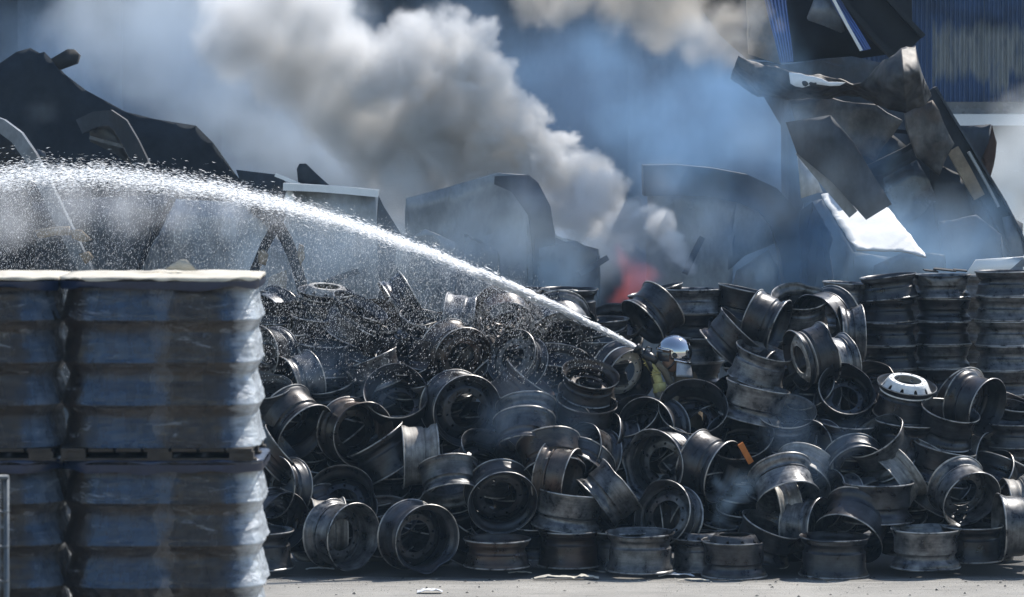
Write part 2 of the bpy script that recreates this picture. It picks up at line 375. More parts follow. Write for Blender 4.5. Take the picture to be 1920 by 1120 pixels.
# blue corrugated wall at upper right
bw = empty('blue_hall_wall', (0, BY, 0)); tag(bw, 'blue corrugated metal hall wall with blistered white patches at upper right', 'wall')
bz0, bz1 = P(1800, 216, BY).z, 5.7
xl, pw = P(1560, 100, BY).x, .22
for i in range(46):
    x0 = xl + i * pw
    vs, fs = [], []; nr = 4; sub = nr * 4
    for k in range(sub + 1):
        x = x0 + (pw - .012) * k / sub
        off = (0, .022, .022, 0)[k % 4] + (i * 7 % 5) * .007 + pnoise(Vector((i * 2.3, 0, 0))) * .012
        zb = bz0 + pnoise(Vector((i * .9, 5, 0))) * .05
        for z in (zb, (zb + bz1) / 2, bz1): vs.append((x, off - .01 + pnoise(Vector((i, z, 0))) * .01, z))
    for k in range(sub):
        for q in (0, 1): fs.append((k * 3 + q, (k + 1) * 3 + q, (k + 1) * 3 + q + 1, k * 3 + q + 1))
    o = mesh('cladding_panel', vs, fs, M_blue, bw)
    o.modifiers.new('thickness', 'SOLIDIFY').thickness = .006
# ledge below it and dim storey beneath
zl = P(1800, 214, BY).z
def box(name, x0, x1, y0, y1, z0, z1, mat, parent=None):
    vs = [(x, y, z) for z in (z0, z1) for y in (y0, y1) for x in (x0, x1)]
    return mesh(name, vs, [(0, 2, 3, 1), (4, 5, 7, 6), (0, 1, 5, 4), (2, 6, 7, 3), (0, 4, 6, 2), (1, 3, 7, 5)], mat, parent)
box('ledge', P(1770, 0, BY).x, 16, -.35, .08, zl - .13, zl, M_sheet_white, bw)
box('flashing', P(1770, 0, BY).x, 16, -.12, .06, zl + .002, zl + .14, M_sheet_mid, bw)
lx0 = P(1780, 0, BY).x
for i in range(8):
    box('lower_panel', lx0 + i * 1.2, lx0 + i * 1.2 + 1.19, .02 + (i % 2) * .012, .1, 0, zl - .135, M_sheet_mid, bw)
# --- left wreck
sheet('fallen_roof_sheet', [(-60, 140), (0, 118), (30, 98), (56, 90), (75, 100), (84, 98), (100, 115), (122, 140), (160, 168), (235, 210), (290, 224), (368, 236), (400, 268), (440, 325), (480, 375), (470, 560, -.5), (-60, 560, -.5)],
      10.5, M_sheetd, 'large dark collapsed roof sheet with sloping edge at the left against the smoke', crump=.02, seed=1, th=.012, ragged=.006)
sheet('duct_stub', [(98, 112), (130, 97), (140, 97), (147, 106), (146, 121), (112, 128)], 10.1, M_char, 'short black duct stub sticking off the peak of the left roof sheet', 'duct', th=.3, crump=.01)
beam('bent_hoop', [(150, 238), (182, 216), (212, 212), (226, 222), (244, 262), (270, 318)], 9.6, .16, .2, M_sheet, 'bent frame hooped over the left roof sheet', 'steel frame')
sheet('grey_flap', [(165, 236), (212, 224), (236, 285), (250, 320), (215, 292), (170, 262)], 9.75, M_sheet_mid, 'dull grey flap inside the bent hooped frame', crump=.04)
beam('thin_purlin', [(168, 258), (205, 268), (232, 275)], 9.55, .035, .05, M_sheet_mid, 'thin strut lying across the grey flap', 'strut')
beam('arched_girder', [(-30, 224), (8, 228), (34, 250), (60, 288), (80, 335), (110, 405), (160, 500), (190, 560)], 7.2, .13, .22, M_sheet_mid, 'arched girder curving down at the left edge through the spray', 'girder')
sheet('curved_shell', [(-60, 245), (8, 247), (28, 268), (42, 300), (55, 350), (66, 420), (60, 540), (-60, 540)], 7.6, M_char, 'black curved shell under the arched girder at the left edge', 'tank shell', crump=.03)
sheet('pale_triangle', [(66, 278), (84, 284), (86, 305), (72, 302)], 7.9, M_sheet_mid, 'small pale torn corner beside the arched girder', crump=.01)
sheet('tan_board', [(68, 427), (130, 424), (134, 440), (72, 446)], 6.8, M_tan, 'level tan board scrap behind the spray at left', 'board', crump=.02, fine=.12)
sheet('tan_board', [(132, 430), (150, 432), (170, 450), (152, 455), (136, 444)], 6.8, M_tan, 'slanting tan board scrap right of the level one', 'board', crump=.02, fine=.12)
sheet('tan_board', [(148, 476), (165, 474), (178, 484), (160, 492)], 6.9, M_tan, 'smallest tan scrap near the top of the wrapped load', 'board', crump=.02, fine=.12)
sheet('lower_wreck_panel', [(60, 380), (170, 372), (330, 365), (300, 440), (268, 480), (250, 560), (40, 560)], 8.2, M_sheet_mid, 'grey brown wreck panel behind the falling spray at left', crump=.09, seed=4)
sheet('lower_wreck_panel', [(335, 370), (500, 385), (540, 440), (540, 580), (262, 580), (270, 490)], 8.5, M_sheet_pale, 'pale wreck panel behind the falling spray left of the forked strut', crump=.07, seed=5)
beam('slanting_pole', [(322, 372), (300, 420), (272, 470), (258, 510)], 7.9, .045, .06, M_char, 'thin dark pole slanting down through the spray', 'pole')
# --- box shaped wreck in the middle left
cab = empty('crushed_container', (P(620, 560, 8.0).x, 8.0, 0)); tag(cab, 'crushed grey box container with a bright top edge left of the smoke plume', 'container')
sheet('front_panel', [(538, 352), (600, 354), (706, 366), (706, 470), (703, 590), (545, 590)], 8.0, M_sheet_pale, parent=cab, crump=.035, seed=8)
sheet('side_panel', [(708, 366), (722, 388), (757, 452), (764, 560, .5), (706, 590, 0)], 8.02, M_sheet, parent=cab, crump=.03, seed=9)
beam('top_rail', [(532, 350), (600, 352), (660, 357), (710, 363)], 7.95, .07, .3, M_sheet_white, parent=cab)  # white colour carries the light along the container's top edge
sheet('torn_edge', [(536, 354), (548, 358), (552, 392), (545, 394), (534, 372)], 7.9, M_sheet_white, parent=cab, crump=.03, fine=.1)
sheet('sagging_sheet', [(440, 322), (515, 326), (545, 345), (540, 395), (520, 440), (470, 400)], 8.4, M_sheet, 'dark sagging sheet left of the crushed container', crump=.06, seed=10)
beam('bright_gutter', [(516, 328), (540, 336), (562, 347)], 8.2, .035, .08, M_sheet_white, 'bright bent gutter edge at the corner of the crushed container', 'gutter')
sheet('fin_sheet', [(556, 318), (560, 308), (572, 306), (596, 326), (624, 352), (562, 352)], 8.6, M_sheet, 'dark fin shaped sheet sticking up behind the crushed container', crump=.02, fine=.15)
fk = empty('forked_strut', (P(530, 560, 7.0).x, 7.0, 0)); tag(fk, 'forked dark strut shaped like an upturned V in the spray', 'strut')
beam('leg', [(520, 420), (498, 452), (474, 498), (460, 560)], 7.0, .09, .1, M_char, parent=fk)
beam('leg', [(520, 420), (538, 440), (555, 490), (568, 535), (574, 570)], 7.0, .11, .1, M_char, parent=fk)
sheet('tan_lining', [(484, 475), (494, 466), (508, 474), (498, 496), (488, 492)], 6.9, M_tan, 'tan lining scrap stuck on the left leg of the forked strut', 'lining', crump=.03, fine=.08)
sheet('tan_lining', [(560, 455), (568, 460), (574, 486), (566, 500), (558, 478)], 6.9, M_tan, 'tan lining scrap beside the right leg of the forked strut', 'lining', crump=.03, fine=.08)
sheet('tan_lining', [(506, 520), (534, 510), (530, 545), (520, 560), (514, 552)], 7.2, M_tan, 'tan lining scrap between the legs of the forked strut', 'lining', crump=.03, fine=.08)
sheet('forked_backing', [(505, 440), (540, 445), (570, 560), (480, 560), (484, 500)], 7.4, M_sheet_mid, 'grey sheet standing behind the forked strut', crump=.05)
# --- middle, half lost in the smoke
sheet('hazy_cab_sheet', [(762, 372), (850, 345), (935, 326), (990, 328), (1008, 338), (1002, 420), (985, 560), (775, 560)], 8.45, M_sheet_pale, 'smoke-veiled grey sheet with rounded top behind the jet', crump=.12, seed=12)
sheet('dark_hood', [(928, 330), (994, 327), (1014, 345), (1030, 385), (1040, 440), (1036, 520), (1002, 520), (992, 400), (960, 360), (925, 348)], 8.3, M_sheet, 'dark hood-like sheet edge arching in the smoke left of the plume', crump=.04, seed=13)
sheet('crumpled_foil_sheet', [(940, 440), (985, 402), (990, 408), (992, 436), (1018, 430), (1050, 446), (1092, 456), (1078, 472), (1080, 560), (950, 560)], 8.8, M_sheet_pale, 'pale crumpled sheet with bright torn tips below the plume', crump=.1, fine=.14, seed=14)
beam('bright_tear', [(1022, 434), (1045, 444), (1062, 456), (1092, 457), (1080, 466), (1060, 476)], 8.65, .022, .03, M_sheet_white, 'bright torn metal lip right of the pale crumpled sheet', 'torn lip', seed=3)
beam('bright_tear', [(984, 402), (987, 415), (988, 428)], 8.65, .025, .03, M_sheet_white, 'small bright torn tip on the peak of the pale crumpled sheet', 'torn lip', seed=5)
beam('barbed_strand', [(850, 474), (880, 469), (915, 468), (945, 472)], 8.9, .02, .02, M_char, 'dark thin strand sagging in front of the smoke-veiled sheet', 'wire')
# --- curved hood right of the fire
hood = empty('curved_hood', (P(1360, 560, 8.4).x, 8.4, 0)); tag(hood, 'large curved hood of sheet metal right of the fire, veiled in smoke', 'hood')
beam('rim_band', [(1205, 338), (1260, 334), (1330, 336), (1400, 350), (1450, 368), (1472, 400), (1488, 450), (1500, 530), (1504, 570)], 8.4, .30, .7, M_sheet, parent=hood)
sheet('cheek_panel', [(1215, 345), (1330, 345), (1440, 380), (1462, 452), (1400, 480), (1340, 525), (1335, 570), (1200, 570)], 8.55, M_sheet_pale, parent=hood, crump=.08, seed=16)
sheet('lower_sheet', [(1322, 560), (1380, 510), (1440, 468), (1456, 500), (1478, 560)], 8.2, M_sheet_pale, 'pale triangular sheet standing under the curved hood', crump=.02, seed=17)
# --- right: fallen roof
sheet('white_roof_sheet', [(a_, b_, -(b_ - 420) * .011) for a_, b_ in ((1538, 365), (1590, 362), (1665, 392), (1738, 486), (1690, 474), (1602, 468), (1574, 424))], 5.95, M_roofwhite, 'brilliant white sunlit roof sheet sloping down at the right', crump=.012, fine=.08, th=.012, ragged=.012)
sheet('falling_plank', [(1556, 215), (1600, 270), (1670, 380), (1626, 412), (1560, 345), (1495, 285), (1470, 230)], 5.1, M_sheet, 'broad dark plank hanging diagonally over the white roof sheet', crump=.02, th=.06, seed=20)
beam('pale_strip', [(1500, 282), (1540, 335), (1600, 402)], 5.2, .10, .06, M_sheet_pale, 'pale strip along the lower edge of the diagonal plank', 'strip')
sheet('pale_wedge', [(1498, 290), (1520, 312), (1545, 365), (1536, 366), (1500, 375)], 6.1, M_sheet_pale, 'dull pale wedge left of the white roof sheet', crump=.03)
sheet('grey_leaf', [(1505, 380), (1545, 372), (1600, 470), (1735, 488), (1740, 560), (1510, 560)], 7.6, M_sheet_mid, 'grey sheet below the white roof sheet, hazy at its foot', crump=.05, seed=22)
roof = empty('collapsed_hall_roof', (P(1700, 560, 9.5).x, 9.5, 0)); tag(roof, 'huge dark collapsed hall roof leaning at the right under the blue wall', 'roof')
sheet('underside', [(1400, 120, 1.5), (1480, 118), (1600, 110), (1700, 130), (1752, 180), (1800, 255), (1884, 408), (1902, 406), (1915, 420), (1924, 600), (1480, 600), (1500, 480), (1520, 320), (1440, 190, 1.2)],
      9.8, M_sheet, parent=roof, crump=.12, seed=24, fine=.3)
sheet('hanging_panel', [(1655, 335), (1720, 300), (1750, 370), (1758, 376), (1700, 430), (1668, 392)], 9.2, M_sheet_mid, parent=roof, crump=.03, seed=25)
sheet('hanging_panel', [(1560, 250), (1650, 235), (1720, 290), (1660, 325), (1620, 330)], 9.3, M_sheet, parent=roof, crump=.04, seed=26)
sheet('hanging_panel', [(1740, 300), (1800, 330), (1840, 440), (1790, 500), (1750, 420)], 9.3, M_sheet, parent=roof, crump=.05, seed=27)
beam('edge_girder', [(1738, 172), (1765, 215), (1800, 280), (1845, 345), (1892, 430), (1915, 480)], 9.0, .2, .3, M_sheet, parent=roof, profile='i')
beam('tan_edge', [(1786, 280), (1800, 305), (1836, 370)], 8.85, .12, .1, M_tan, parent=roof)
beam('rafter', [(1560, 335), (1640, 320), (1700, 285), (1760, 240)], 9.1, .05, .12, M_char, parent=roof)
beam('rafter', [(1600, 250), (1660, 225), (1720, 250)], 9.1, .04, .1, M_char, parent=roof)
sheet('end_flap', [(1880, 408), (1904, 405), (1912, 440), (1922, 500), (1900, 500)], 8.9, M_sheet_mid, parent=roof, crump=.02)
beam('bright_flange', [(1816, 285), (1830, 310), (1855, 350), (1872, 388)], 8.7, .025, .1, M_sheet_pale, 'bright thin flange hanging along the roof edge girder', 'flange')
rb = empty('cladding_block', P(1830, 350, 10.2)); tag(rb, 'dark block of rusty corrugated cladding at the right edge of the roof', 'cladding')
sheet('dark_face', [(1795, 236), (1858, 233), (1850, 300), (1842, 345), (1822, 310)], 10.2, M_sheet, parent=rb, crump=.02)
sheet('rusty_face', [(1859, 234), (1868, 268), (1870, 288), (1862, 312), (1853, 348), (1838, 372), (1834, 340), (1848, 290)], 10.1, M_rustsheet, parent=rb, crump=.03, fine=.08)
sheet('pale_offcut', [(1806, 520), (1832, 488), (1918, 484), (1890, 508), (1870, 520)], 5.2, M_sheet_white, 'pale sheet offcut lying behind the right stacks', crump=.02)
# twisted sheet
def twisted():
    st = [((1385, 108), (1370, 150), .3), ((1430, 125), (1420, 185), .2), ((1478, 133), (1478, 190), 0), ((1530, 143), (1540, 184), -.1), ((1570, 153), (1590, 181), 0), ((1602, 164), (1612, 184), 0),
          ((1625, 150), (1640, 197), -.1), ((1660, 115), (1665, 208), -.3), ((1690, 92), (1700, 216), -.35), ((1716, 84), (1735, 200), -.2), ((1725, 130), (1748, 180), 0)]
    NU, NV = 16, 30; vs, fs = [], []
    rows = []
    for i in range(len(st) - 1):
        for q in range(NU):
            t = q / NU; a, b = st[i], st[i + 1]
            rows.append([a[0][0] + (b[0][0] - a[0][0]) * t, a[0][1] + (b[0][1] - a[0][1]) * t, a[1][0] + (b[1][0] - a[1][0]) * t, a[1][1] + (b[1][1] - a[1][1]) * t, a[2] + (b[2] - a[2]) * t])
    c0 = P(1600, 165, 7.9)
    for r in rows:
        for j in range(NV + 1):
            t = j / NV; px, py = r[0] + (r[2] - r[0]) * t, r[1] + (r[3] - r[1]) * t
            bul = math.sin(t * math.pi) * -.0045 * math.hypot(r[2] - r[0], r[3] - r[1])
            p = P(px, py, 7.9 + r[4] + bul + (t - .5) * .5)
            p += Vector((0, 1, .4)) * (pnoise(p * 3) * .07 + pnoise(p * 11) * .03 + pnoise(p * 24) * .012 + (1 - abs(pnoise(Vector((p.x * 2.5 + p.z * 3.5, 0, 4)))) * 2) * .05)
            vs.append(p - c0)
    for i in range(len(rows) - 1):
        for j in range(NV):
            a = i * (NV + 1) + j; fs.append((a, a + 1, a + NV + 2, a + NV + 1))
    o = mesh('twisted_sheet', vs, fs, M_crump, smooth=True, loc=c0); o.modifiers.new('thickness', 'SOLIDIFY').thickness = .02
    tag(o, 'twisted bow shaped blackened metal sheet draped under the blue wall', 'wreck sheet')
twisted()
sheet('sunlit_lip', [(1478, 133), (1500, 138), (1540, 148), (1586, 160), (1572, 163), (1525, 156), (1492, 164), (1480, 158)], 7.55, M_sheet_white, 'ragged sunlit lip along the twisted sheet', 'torn lip', crump=.04, fine=.07)
# top right structure
sheet('black_gable', [(1265, -160), (1700, -160), (1712, 82), (1690, 96), (1600, 108), (1480, 118), (1400, 112), (1345, 60), (1290, -20)], 11.0, M_char, 'black burnt gable hanging at the top right', crump=.1, seed=30)
beam('sloping_chord', [(1560, -80), (1618, 0), (1660, 50), (1706, 92)], 10.3, .42, .4, M_char, 'thick charred roof chord sloping down to the twisted sheet', 'roof chord', profile='i')
sheet('tan_wall_panel', [(1402, -60), (1425, -60), (1442, 30), (1463, 70), (1460, 122), (1404, 100)], 10.4, M_tan, 'tall dull tan panel hanging at the top', 'panel', crump=.04, seed=31)
def strips(name, quad, Y, n, mat, label):
    """corrugated strip: ribs run along the quad's long side"""
    a, b, c, d = [P(p[0], p[1], Y) for p in quad]      # a-b top, d-c bottom
    c0 = (a + b + c + d) / 4; vs, fs = [], []; m = 8
    for j in range(m + 1):
        for i in range(n * 4 + 1):
            t = i / (n * 4); s = j / m
            p = a.lerp(b, t).lerp(d.lerp(c, t), s) + Vector((0, (0, .03, .03, 0)[i % 4] + .08 * math.sin(s * 5), 0))
            vs.append(p - c0)
    w_ = n * 4 + 1
    for j in range(m):
        for i in range(n * 4): fs.append((j * w_ + i, j * w_ + i + 1, (j + 1) * w_ + i + 1, (j + 1) * w_ + i))
    o = mesh(name, vs, fs, mat, loc=c0); o.modifiers.new('thickness', 'SOLIDIFY').thickness = .006
    return tag(o, label, 'cladding')
M_bl2 = plain('bright_blue_paint', (0.10, 0.17, 0.42), .45, 0, .3, 3)  # brighter blue than the hall wall cladding
strips('blue_strip', [(1425, -40), (1470, -40), (1487, 116), (1462, 118)], 10.2, 6, M_bl2, 'narrow blue corrugated strip beside the tan panel at the top')
strips('blue_strip', [(1540, -30), (1560, -30), (1632, 92), (1614, 96)], 10.1, 4, M_bl2, 'slanting blue corrugated strip in the black gable')
beam('white_flashing', [(1560, -6), (1585, 45), (1615, 95)], 10.0, .03, .05, M_sheet_white, 'thin white flashing edging the slanting blue strip', 'flashing')
sheet('blistered_patch', [(1515, 34), (1530, -10), (1568, -10), (1582, 60), (1575, 62), (1545, 48), (1516, 38)], 10.3, M_sheet_mid, 'grey blistered metal patch left of the slanting blue strip', crump=.04)

# tangled bits of frame and sheet at the foot of the wreck
for i, (px, py, ln, ang, m_) in enumerate(((640, 520, 60, 20, M_sheet), (780, 500, 90, -25, M_sheet_mid), (850, 520, 70, 50, M_sheet), (905, 505, 60, -60, M_char), (1110, 500, 60, 30, M_sheet_mid), (1300, 480, 70, 65, M_sheet), (1540, 500, 70, 20, M_sheet), (1620, 510, 60, -35, M_sheet_mid), (1790, 480, 60, 60, M_sheet), (720, 450, 40, 75, M_char))):
    c_, s_ = math.cos(R(ang)) * ln / 2, math.sin(R(ang)) * ln / 2
    beam('wreck_strut', [(px - c_, py + s_), (px, py + rnd0.uniform(-8, 8)), (px + c_, py - s_, .2)], 7.6 + i % 3 * .3, .06, .08, m_, ('short bent strut in the wreckage ' + ['behind the left crest', 'under the smoke-veiled sheet', 'left of the pale foil sheet', 'near the barbed strand', 'right of the pale foil sheet', 'inside the curved hood', 'under the white roof sheet', 'low under the diagonal plank', 'at the foot of the fallen roof', 'right of the crushed container'][i]), 'strut', seed=i)

# more bent cladding half lost in the smoke
for i, (pts, Y_, m_, lb) in enumerate((
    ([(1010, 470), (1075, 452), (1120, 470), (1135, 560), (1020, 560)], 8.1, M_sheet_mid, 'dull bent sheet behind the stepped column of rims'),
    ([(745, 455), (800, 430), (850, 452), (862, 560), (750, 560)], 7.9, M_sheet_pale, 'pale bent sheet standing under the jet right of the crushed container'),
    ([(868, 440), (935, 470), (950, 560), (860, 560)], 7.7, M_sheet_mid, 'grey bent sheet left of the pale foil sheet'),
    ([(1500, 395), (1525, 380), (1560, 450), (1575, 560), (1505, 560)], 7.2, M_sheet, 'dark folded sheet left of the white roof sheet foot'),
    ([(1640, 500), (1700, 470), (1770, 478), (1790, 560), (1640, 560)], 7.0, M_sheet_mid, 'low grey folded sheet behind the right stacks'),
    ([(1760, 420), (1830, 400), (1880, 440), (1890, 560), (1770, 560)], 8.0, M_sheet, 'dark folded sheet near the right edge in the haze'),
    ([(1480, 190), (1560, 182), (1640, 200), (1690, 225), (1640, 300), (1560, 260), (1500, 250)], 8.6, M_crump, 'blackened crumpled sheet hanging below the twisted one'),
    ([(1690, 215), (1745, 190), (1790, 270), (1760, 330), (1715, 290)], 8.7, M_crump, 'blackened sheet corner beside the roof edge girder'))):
    sheet('bent_sheet', pts, Y_, m_, lb, crump=.10, seed=50 + i, fine=.12)
# ------------------------------------------------------------------ the wheel rims
def lathe(bm, prof, seg=72):
    rings = []
    for r, z in prof:
        rings.append([bm.verts.new((r * math.cos(2 * math.pi * i / seg), r * math.sin(2 * math.pi * i / seg), z)) for i in range(seg)])
    for k in range(len(rings)):
        a, b = rings[k], rings[(k + 1) % len(rings)]
        for i in range(seg):
            j = (i + 1) % seg
            bm.faces.new((a[i], a[j], b[j], b[i]))
def finish(bm, name, mat, angle=40):
    bmesh.ops.recalc_face_normals(bm, faces=bm.faces)
    me = bpy.data.meshes.new(name); bm.to_mesh(me); bm.free()
    if mat: me.materials.append(mat)
    me.polygons.foreach_set('use_smooth', [True] * len(me.polygons))
    me.set_sharp_from_angle(angle=R(angle)) if hasattr(me, 'set_sharp_from_angle') else None
    return me
def barrel_bm(W, flip=False, dent=0.0, seed=0):
    out = [(.294, 0), (.298, -.004), (.2985, -.009), (.294, -.015), (.286, -.019), (.283, -.030), (.279, -.046), (.272, -.056), (.262, -.064),
           (.253, -.074), (.248, -.085), (.2465, -.108), (.249, -.118), (.257, -.126), (.2635, -.132), (.2645, -.146), (.266, -W + .075),
           (.2705, -W + .066), (.2715, -W + .056), (.280, -W + .044), (.284, -W + .028), (.286, -W + .019), (.294, -W + .015), (.2985, -W + .009), (.298, -W + .004), (.294, -W)]
    inn = [(.288, -W + .002), (.286, -W + .008), (.281, -W + .016), (.277, -W + .030), (.272, -W + .046), (.262, -W + .062), (.2575, -W + .078), (.256, -.146), (.2545, -.132),
           (.248, -.124), (.241, -.116), (.2385, -.106), (.240, -.086), (.246, -.070), (.256, -.058), (.266, -.048), (.274, -.034), (.278, -.022), (.281, -.014), (.287, -.006)]
    prof = out + inn
    if flip: prof = [(r, -W - z) for r, z in prof][::-1]
    bm = bmesh.new(); lathe(bm, prof)
    rnd = random.Random(seed)
    bends = [(rnd.uniform(0, 6.28), rnd.choice((0, -W)), rnd.uniform(.6, 1) * dent) for _ in range(3)]
    for v in bm.verts:      # heat warp and dents at the lips
        a = math.atan2(v.co.y, v.co.x)
        for b, zz, amp in bends:
            d = (a - b + math.pi) % (2 * math.pi) - math.pi
            f = math.exp(-(d / .35) ** 2) * math.exp(-((v.co.z - zz) / .05) ** 2)
            v.co.x -= math.cos(a) * f * amp; v.co.y -= math.sin(a) * f * amp; v.co.z += f * amp * .4 * (1 if zz else -1)
        v.co.x *= 1 + dent * .4
    return bm
def disc_bm(zf, nh=10, hole=.019, bore=.138, rout=.262, face_up=1, zrim=None):
    """wheel disc: hub face at height zf, dished out to the barrel at zrim, bolt holes and hand holes cut right through"""
    zrim = zf - .06 * face_up if zrim is None else zrim
    prof = [(bore, zf), (.150, zf), (.186, zf), (.198, zf - .12 * (zf - zrim)), (.204, zf - .2 * (zf - zrim)), (.246, zf - .86 * (zf - zrim)), (rout - .004, zrim), (rout, zrim)]
    def zr(r):
        for (r0, z0), (r1, z1) in zip(prof, prof[1:]):
            if r <= r1: return z0 + (z1 - z0) * max(0, (r - r0)) / (r1 - r0)
        return zrim
    bm = bmesh.new(); A = 2 * math.pi / nh; sg = 8
    def v(r, a): return bm.verts.new((r * math.cos(a), r * math.sin(a), zr(r)))
    def ring(r0, r1, n=1):
        for q in range(n):
            ra, rb = r0 + (r1 - r0) * q / n, r0 + (r1 - r0) * (q + 1) / n
            for i in range(nh * sg):
                a0, a1 = A * i / sg, A * (i + 1) / sg
                bm.faces.new((v(ra, a0), v(ra, a1), v(rb, a1), v(rb, a0)))
    def holes(r0, r1, hr):
        rc = (r0 + r1) / 2
        for s in range(nh):
            a0 = A * s
            bd = [(r0, a0 + A * i / sg) for i in range(sg)] + [(r0 + (r1 - r0) * i / 4, a0 + A) for i in range(4)] + \
                 [(r1, a0 + A - A * i / sg) for i in range(sg)] + [(r1 - (r1 - r0) * i / 4, a0) for i in range(4)]
            ac = a0 + A / 2
            ins = []
            for r, a in bd:
                th = math.atan2((r - rc) / (r1 - r0), (a - ac) / A)
                ins.append((rc + hr * math.sin(th), ac + hr * math.cos(th) / rc))
            n = len(bd)
            for i in range(n):
                j = (i + 1) % n
                bm.faces.new((v(*bd[i]), v(*bd[j]), v(*ins[j]), v(*ins[i])))
    ring(bore, .150); holes(.150, .186, .0125); ring(.186, .204, 2); holes(.204, .246, hole); ring(.246, rout, 2)
    bmesh.ops.remove_doubles(bm, verts=bm.verts, dist=2e-4)
    faces = list(bm.faces); be = [e for e in bm.edges if e.is_boundary]
    mp = {x: bm.verts.new((x.co.x, x.co.y, x.co.z - .011)) for x in list(bm.verts)}
    for f in faces: bm.faces.new([mp[x] for x in reversed(f.verts)])
    for e in be:
        a, b = e.verts; bm.faces.new((a, b, mp[b], mp[a]))
    return bm
RW = {'a': .245, 'w': .33}
BAR, DSC = {}, {}
for k, W in RW.items():
    for fl in (0, 1):
        for dn in (0, 1, 2):
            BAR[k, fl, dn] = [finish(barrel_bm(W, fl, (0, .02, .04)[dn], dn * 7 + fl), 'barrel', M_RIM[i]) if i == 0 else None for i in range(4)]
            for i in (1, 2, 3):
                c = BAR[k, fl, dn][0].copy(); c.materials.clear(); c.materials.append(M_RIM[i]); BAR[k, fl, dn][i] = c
    for s, (zf, up, zr) in {'d': (-W + .115, 1, -W + .06), 'm': (-W * .5, 1, -W * .5 - .05), 'f': (-.03, 1, -.09), 'p': (.045, 1, -.07), 'c': (-W + .03, -1, -W + .10)}.items():
        for i, m in enumerate(M_RIM + [M_WHITE]):
            key = (k, s, i)
            if i == 0: DSC[key] = finish(disc_bm(zf, nh=10, hole=.019 if s != 'd' else .017, zrim=zr), 'disc', m, 30)
            else:
                c = DSC[k, s, 0].copy(); c.materials.clear(); c.materials.append(m); DSC[key] = c
rnd = random.Random(7)
def rim_at(loc, normal, scale, kind, mat, label, group=None, disc=None, spin=None, name='wheel_rim'):
    """loc = middle of the visible lip; normal = where that side of the rim faces"""
    W = kind[0]; s = kind[1] if len(kind) > 1 else 'd'
    root = empty(name, loc)
    q = Vector(normal).to_track_quat('Z', 'Y') @ Quaternion((0, 0, 1), rnd.uniform(0, 6.28) if spin is None else spin)
    root.rotation_mode = 'QUATERNION'; root.rotation_quaternion = q; root.scale = (scale,) * 3
    tag(root, label, 'wheel rim', group)
    dn = rnd.choices((0, 1, 2), (5, 3, 2))[0]
    put(bpy.data.objects.new('barrel', BAR[W, rnd.randint(0, 1), dn][mat]), parent=root)
    if s != 'x':
        o = put(bpy.data.objects.new('disc', DSC[W, s, mat if disc is None else disc]), parent=root)
        if disc == 4: o['label'] = 'white painted disc'
    return root
CR, CU, CF = CQ @ Vector((1, 0, 0)), CQ @ Vector((0, 1, 0)), CQ @ Vector((0, 0, 1))
def surfY(px, py):
    """depth of the heap's face along the ray through a photo pixel (the heap leans back about 45 degrees)"""
    lo, hi = -1.0, 6.0
    for _ in range(30):
        m = (lo + hi) / 2
        if P(px, py, m).z - 0.30 > m * 1.05: lo = m
        else: hi = m
    return lo
def rim(px, py, a, k, phi, kind, dy, mat, label, group='wheel rims in the heap', disc=None, Y=None):
    Y = surfY(px, py) + dy if Y is None else Y
    k = min(k, .985); s = math.sqrt(1 - k * k); f = R(phi)
    n = CR * (-s * math.cos(f)) + CU * (-s * math.sin(f)) + CF * k
    sc = max(.84, min(1.14, a * mpp(Y) / .2985))
    return rim_at(P(px, py, Y), n, sc, kind, mat, label, group, disc)
G = 'wheel rims in the heap'
